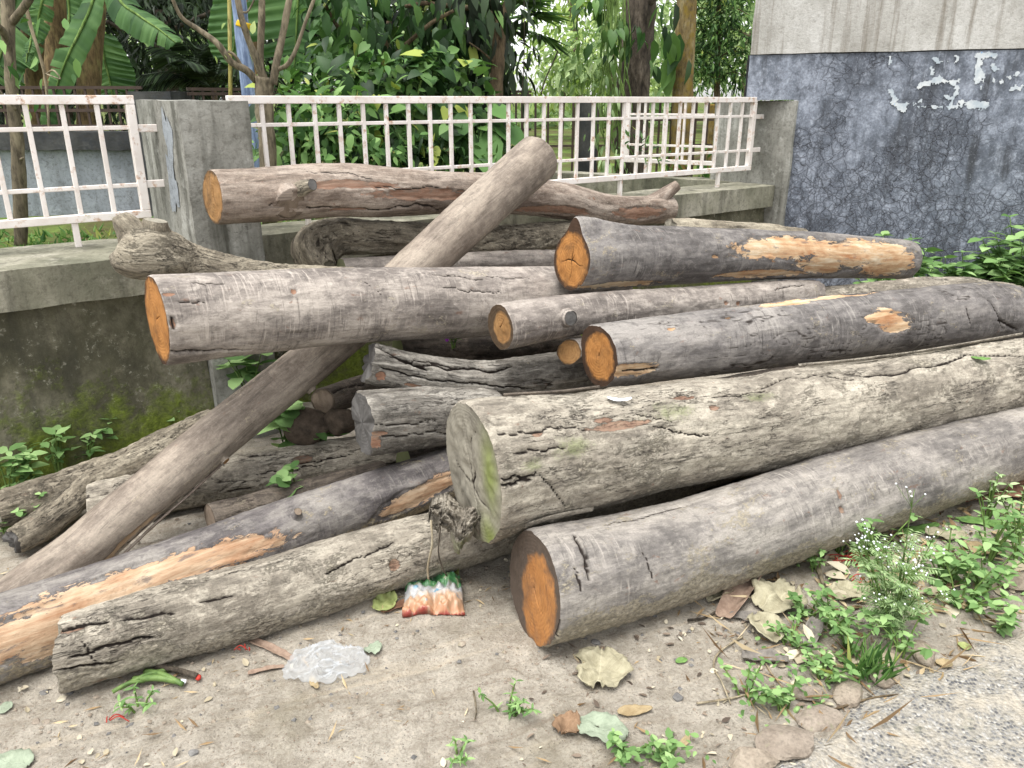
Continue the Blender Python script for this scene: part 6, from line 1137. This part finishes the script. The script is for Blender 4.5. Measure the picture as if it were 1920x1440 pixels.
for i, (lb, px, py, h, st, L, W_, sp, mt) in enumerate((("leafy weed climbing beside the front log's underside, left of the white-flowered weed", 1640, 1050, .22, 6, .06, .042, .7, 'weed'), ("seedling patch tight under the front log", 1535, 1068, .10, 7, .04, .026, .8, 'weed'), ("small seedling under the front log right of the patch", 1575, 1030, .13, 4, .045, .03, .6, 'weed'), ("broad leafy weed right behind the white-flowered weed", 1770, 1095, .16, 9, .065, .044, .9, 'weed'), ("leafy weed spreading right of the white-flowered weed", 1800, 1140, .14, 9, .06, .044, 1.0, 'weed'), ("tall leafy weed with dark stem right of the spreading one", 1850, 1060, .22, 7, .055, .036, .6, 'weed'), ("leafy weed at the right photo edge below the bark slabs", 1905, 1060, .20, 7, .055, .036, .6, 'weed'), ("fine-leaved weed below the bark slabs at the right", 1850, 975, .18, 8, .05, .018, .5, 'grey'), ("small weed at the right photo edge under the bark slabs", 1905, 1010, .2, 6, .05, .02, .5, 'grey'), ("little leafy weed at the dark grey bark chip", 1560, 1180, .10, 7, .05, .03, 1.0, 'weed'), ("light green weed in the leaf litter left of the white-flowered weed", 1515, 1155, .09, 6, .045, .028, 1.1, 'weed'), ("low weed among the leaf litter above the grass tuft", 1600, 1225, .10, 7, .045, .028, .9, 'weed'), ("weed in front of the white-flowered weed beside the grey-tan stone", 1690, 1232, .10, 6, .05, .03, .9, 'weed'), ("weed growing at the asphalt edge on the right", 1868, 1180, .08, 5, .05, .035, 1.0, 'weed'), ("weed among the stones left of the pinkish flat stone", 1475, 1332, .07, 3, .045, .03, .8, 'weed'), ("tiny weed sprigs left of the straw stem stones", 1398, 1312, .09, 5, .04, .026, .8, 'weed'), ("weed cut off by the bottom edge near the grey-green flat leaf", 1245, 1448, .06, 5, .045, .03, .9, 'weed'), ("small weed right of the grey-green flat leaf", 1180, 1420, .06, 5, .04, .026, .9, 'weed'), ("sparse sprigs on the dirt at the bottom of the photo", 950, 1340, .06, 7, .04, .014, 1.3, 'weed'), ("wilted sprig on the dirt left of the bottom sprigs", 860, 1420, .04, 4, .035, .012, 1.0, 'weed'), ("small sprig below the bundle of cut green stalks", 260, 1330, .05, 4, .04, .014, 1.2, 'weed'), ("sprig at the right of the leaf litter above the flat tan stone", 1540, 1270, .07, 6, .04, .026, 1.0, 'weed'), ("weed tucked behind the folded pale leaf", 1480, 1210, .07, 6, .04, .022, 1.1, 'weed'), ("leafy weed between the white-flowered weed and the pale right stone", 1840, 1110, .12, 7, .055, .04, .9, 'weed'))):
    weed(lb, gp(px, py), h, st + 1, 8, L * .62, W_ * .6, 'ovate', mt, sp * 1.0, group=GG, seed=100 + i, top=True)
m = MB(); c = gp(1625, 1268); q = np.random.RandomState(8); n = 70; C = c + np.stack((q.normal(size=n) * .025, q.normal(size=n) * .02, 0 * np.arange(n)), -1); add_leaves(m, C, np.stack((q.normal(size=n) * .5, q.normal(size=n) * .4, np.ones(n)), -1), rdir(n), q.uniform(.06, .13, n), np.full(n, .006), 'simple', .1, .35); tag(m.build("grass_tuft", LF['bright'], None, smooth=False, org=c), "small bright grass tuft beside the squarish tan road-edge stone", "grass tuft")
# ground cover under the weeds: uncountable
def cover(label, pxs, n, L, W_, seed, mt):
    q = np.random.RandomState(seed); C = []
    for (px, py, rx, ry, w) in pxs:
        k = int(n * w); a = np.stack((px + q.normal(size=k) * rx, py + q.normal(size=k) * ry), -1)
        for p in a: C.append(gp(p[0], min(1460, max(880, p[1]))))
    C = np.array(C); n = len(C); L, W_ = L * .75, W_ * .75; C[:, 2] += q.uniform(.004, .04, n) * (q.rand(n) > .3); m = MB(); s = q.uniform(.5, 1.2, n); add_leaves(m, C, np.stack((q.normal(size=n), q.normal(size=n), q.uniform(-.1, .5, n)), -1), np.array((0, 0, 1.)) + q.normal(size=(n, 3)) * .3, L * s, W_ * s, 'ovate', .15, .25); tag(m.build("ground_cover", LF[mt], None, org=None), label, "ground cover", None, 'stuff')
cover("small creeping leaves covering the litter around the white-flowered weed", [(1580, 1180, 60, 45, .7), (1780, 1090, 90, 40, 1.6), (1870, 1020, 60, 30, 1), (1530, 1260, 60, 40, .45), (1470, 1330, 40, 25, .2), (1650, 1060, 60, 30, .6), (1240, 1425, 40, 15, .3)], 190, .030, .019, 15, 'weed')
cover("small creeping leaves at the foot of the mossy wall", [(60, 905, 45, 18, 1), (150, 865, 50, 14, 1), (10, 935, 30, 20, .5)], 160, .04, .026, 16, 'weed')
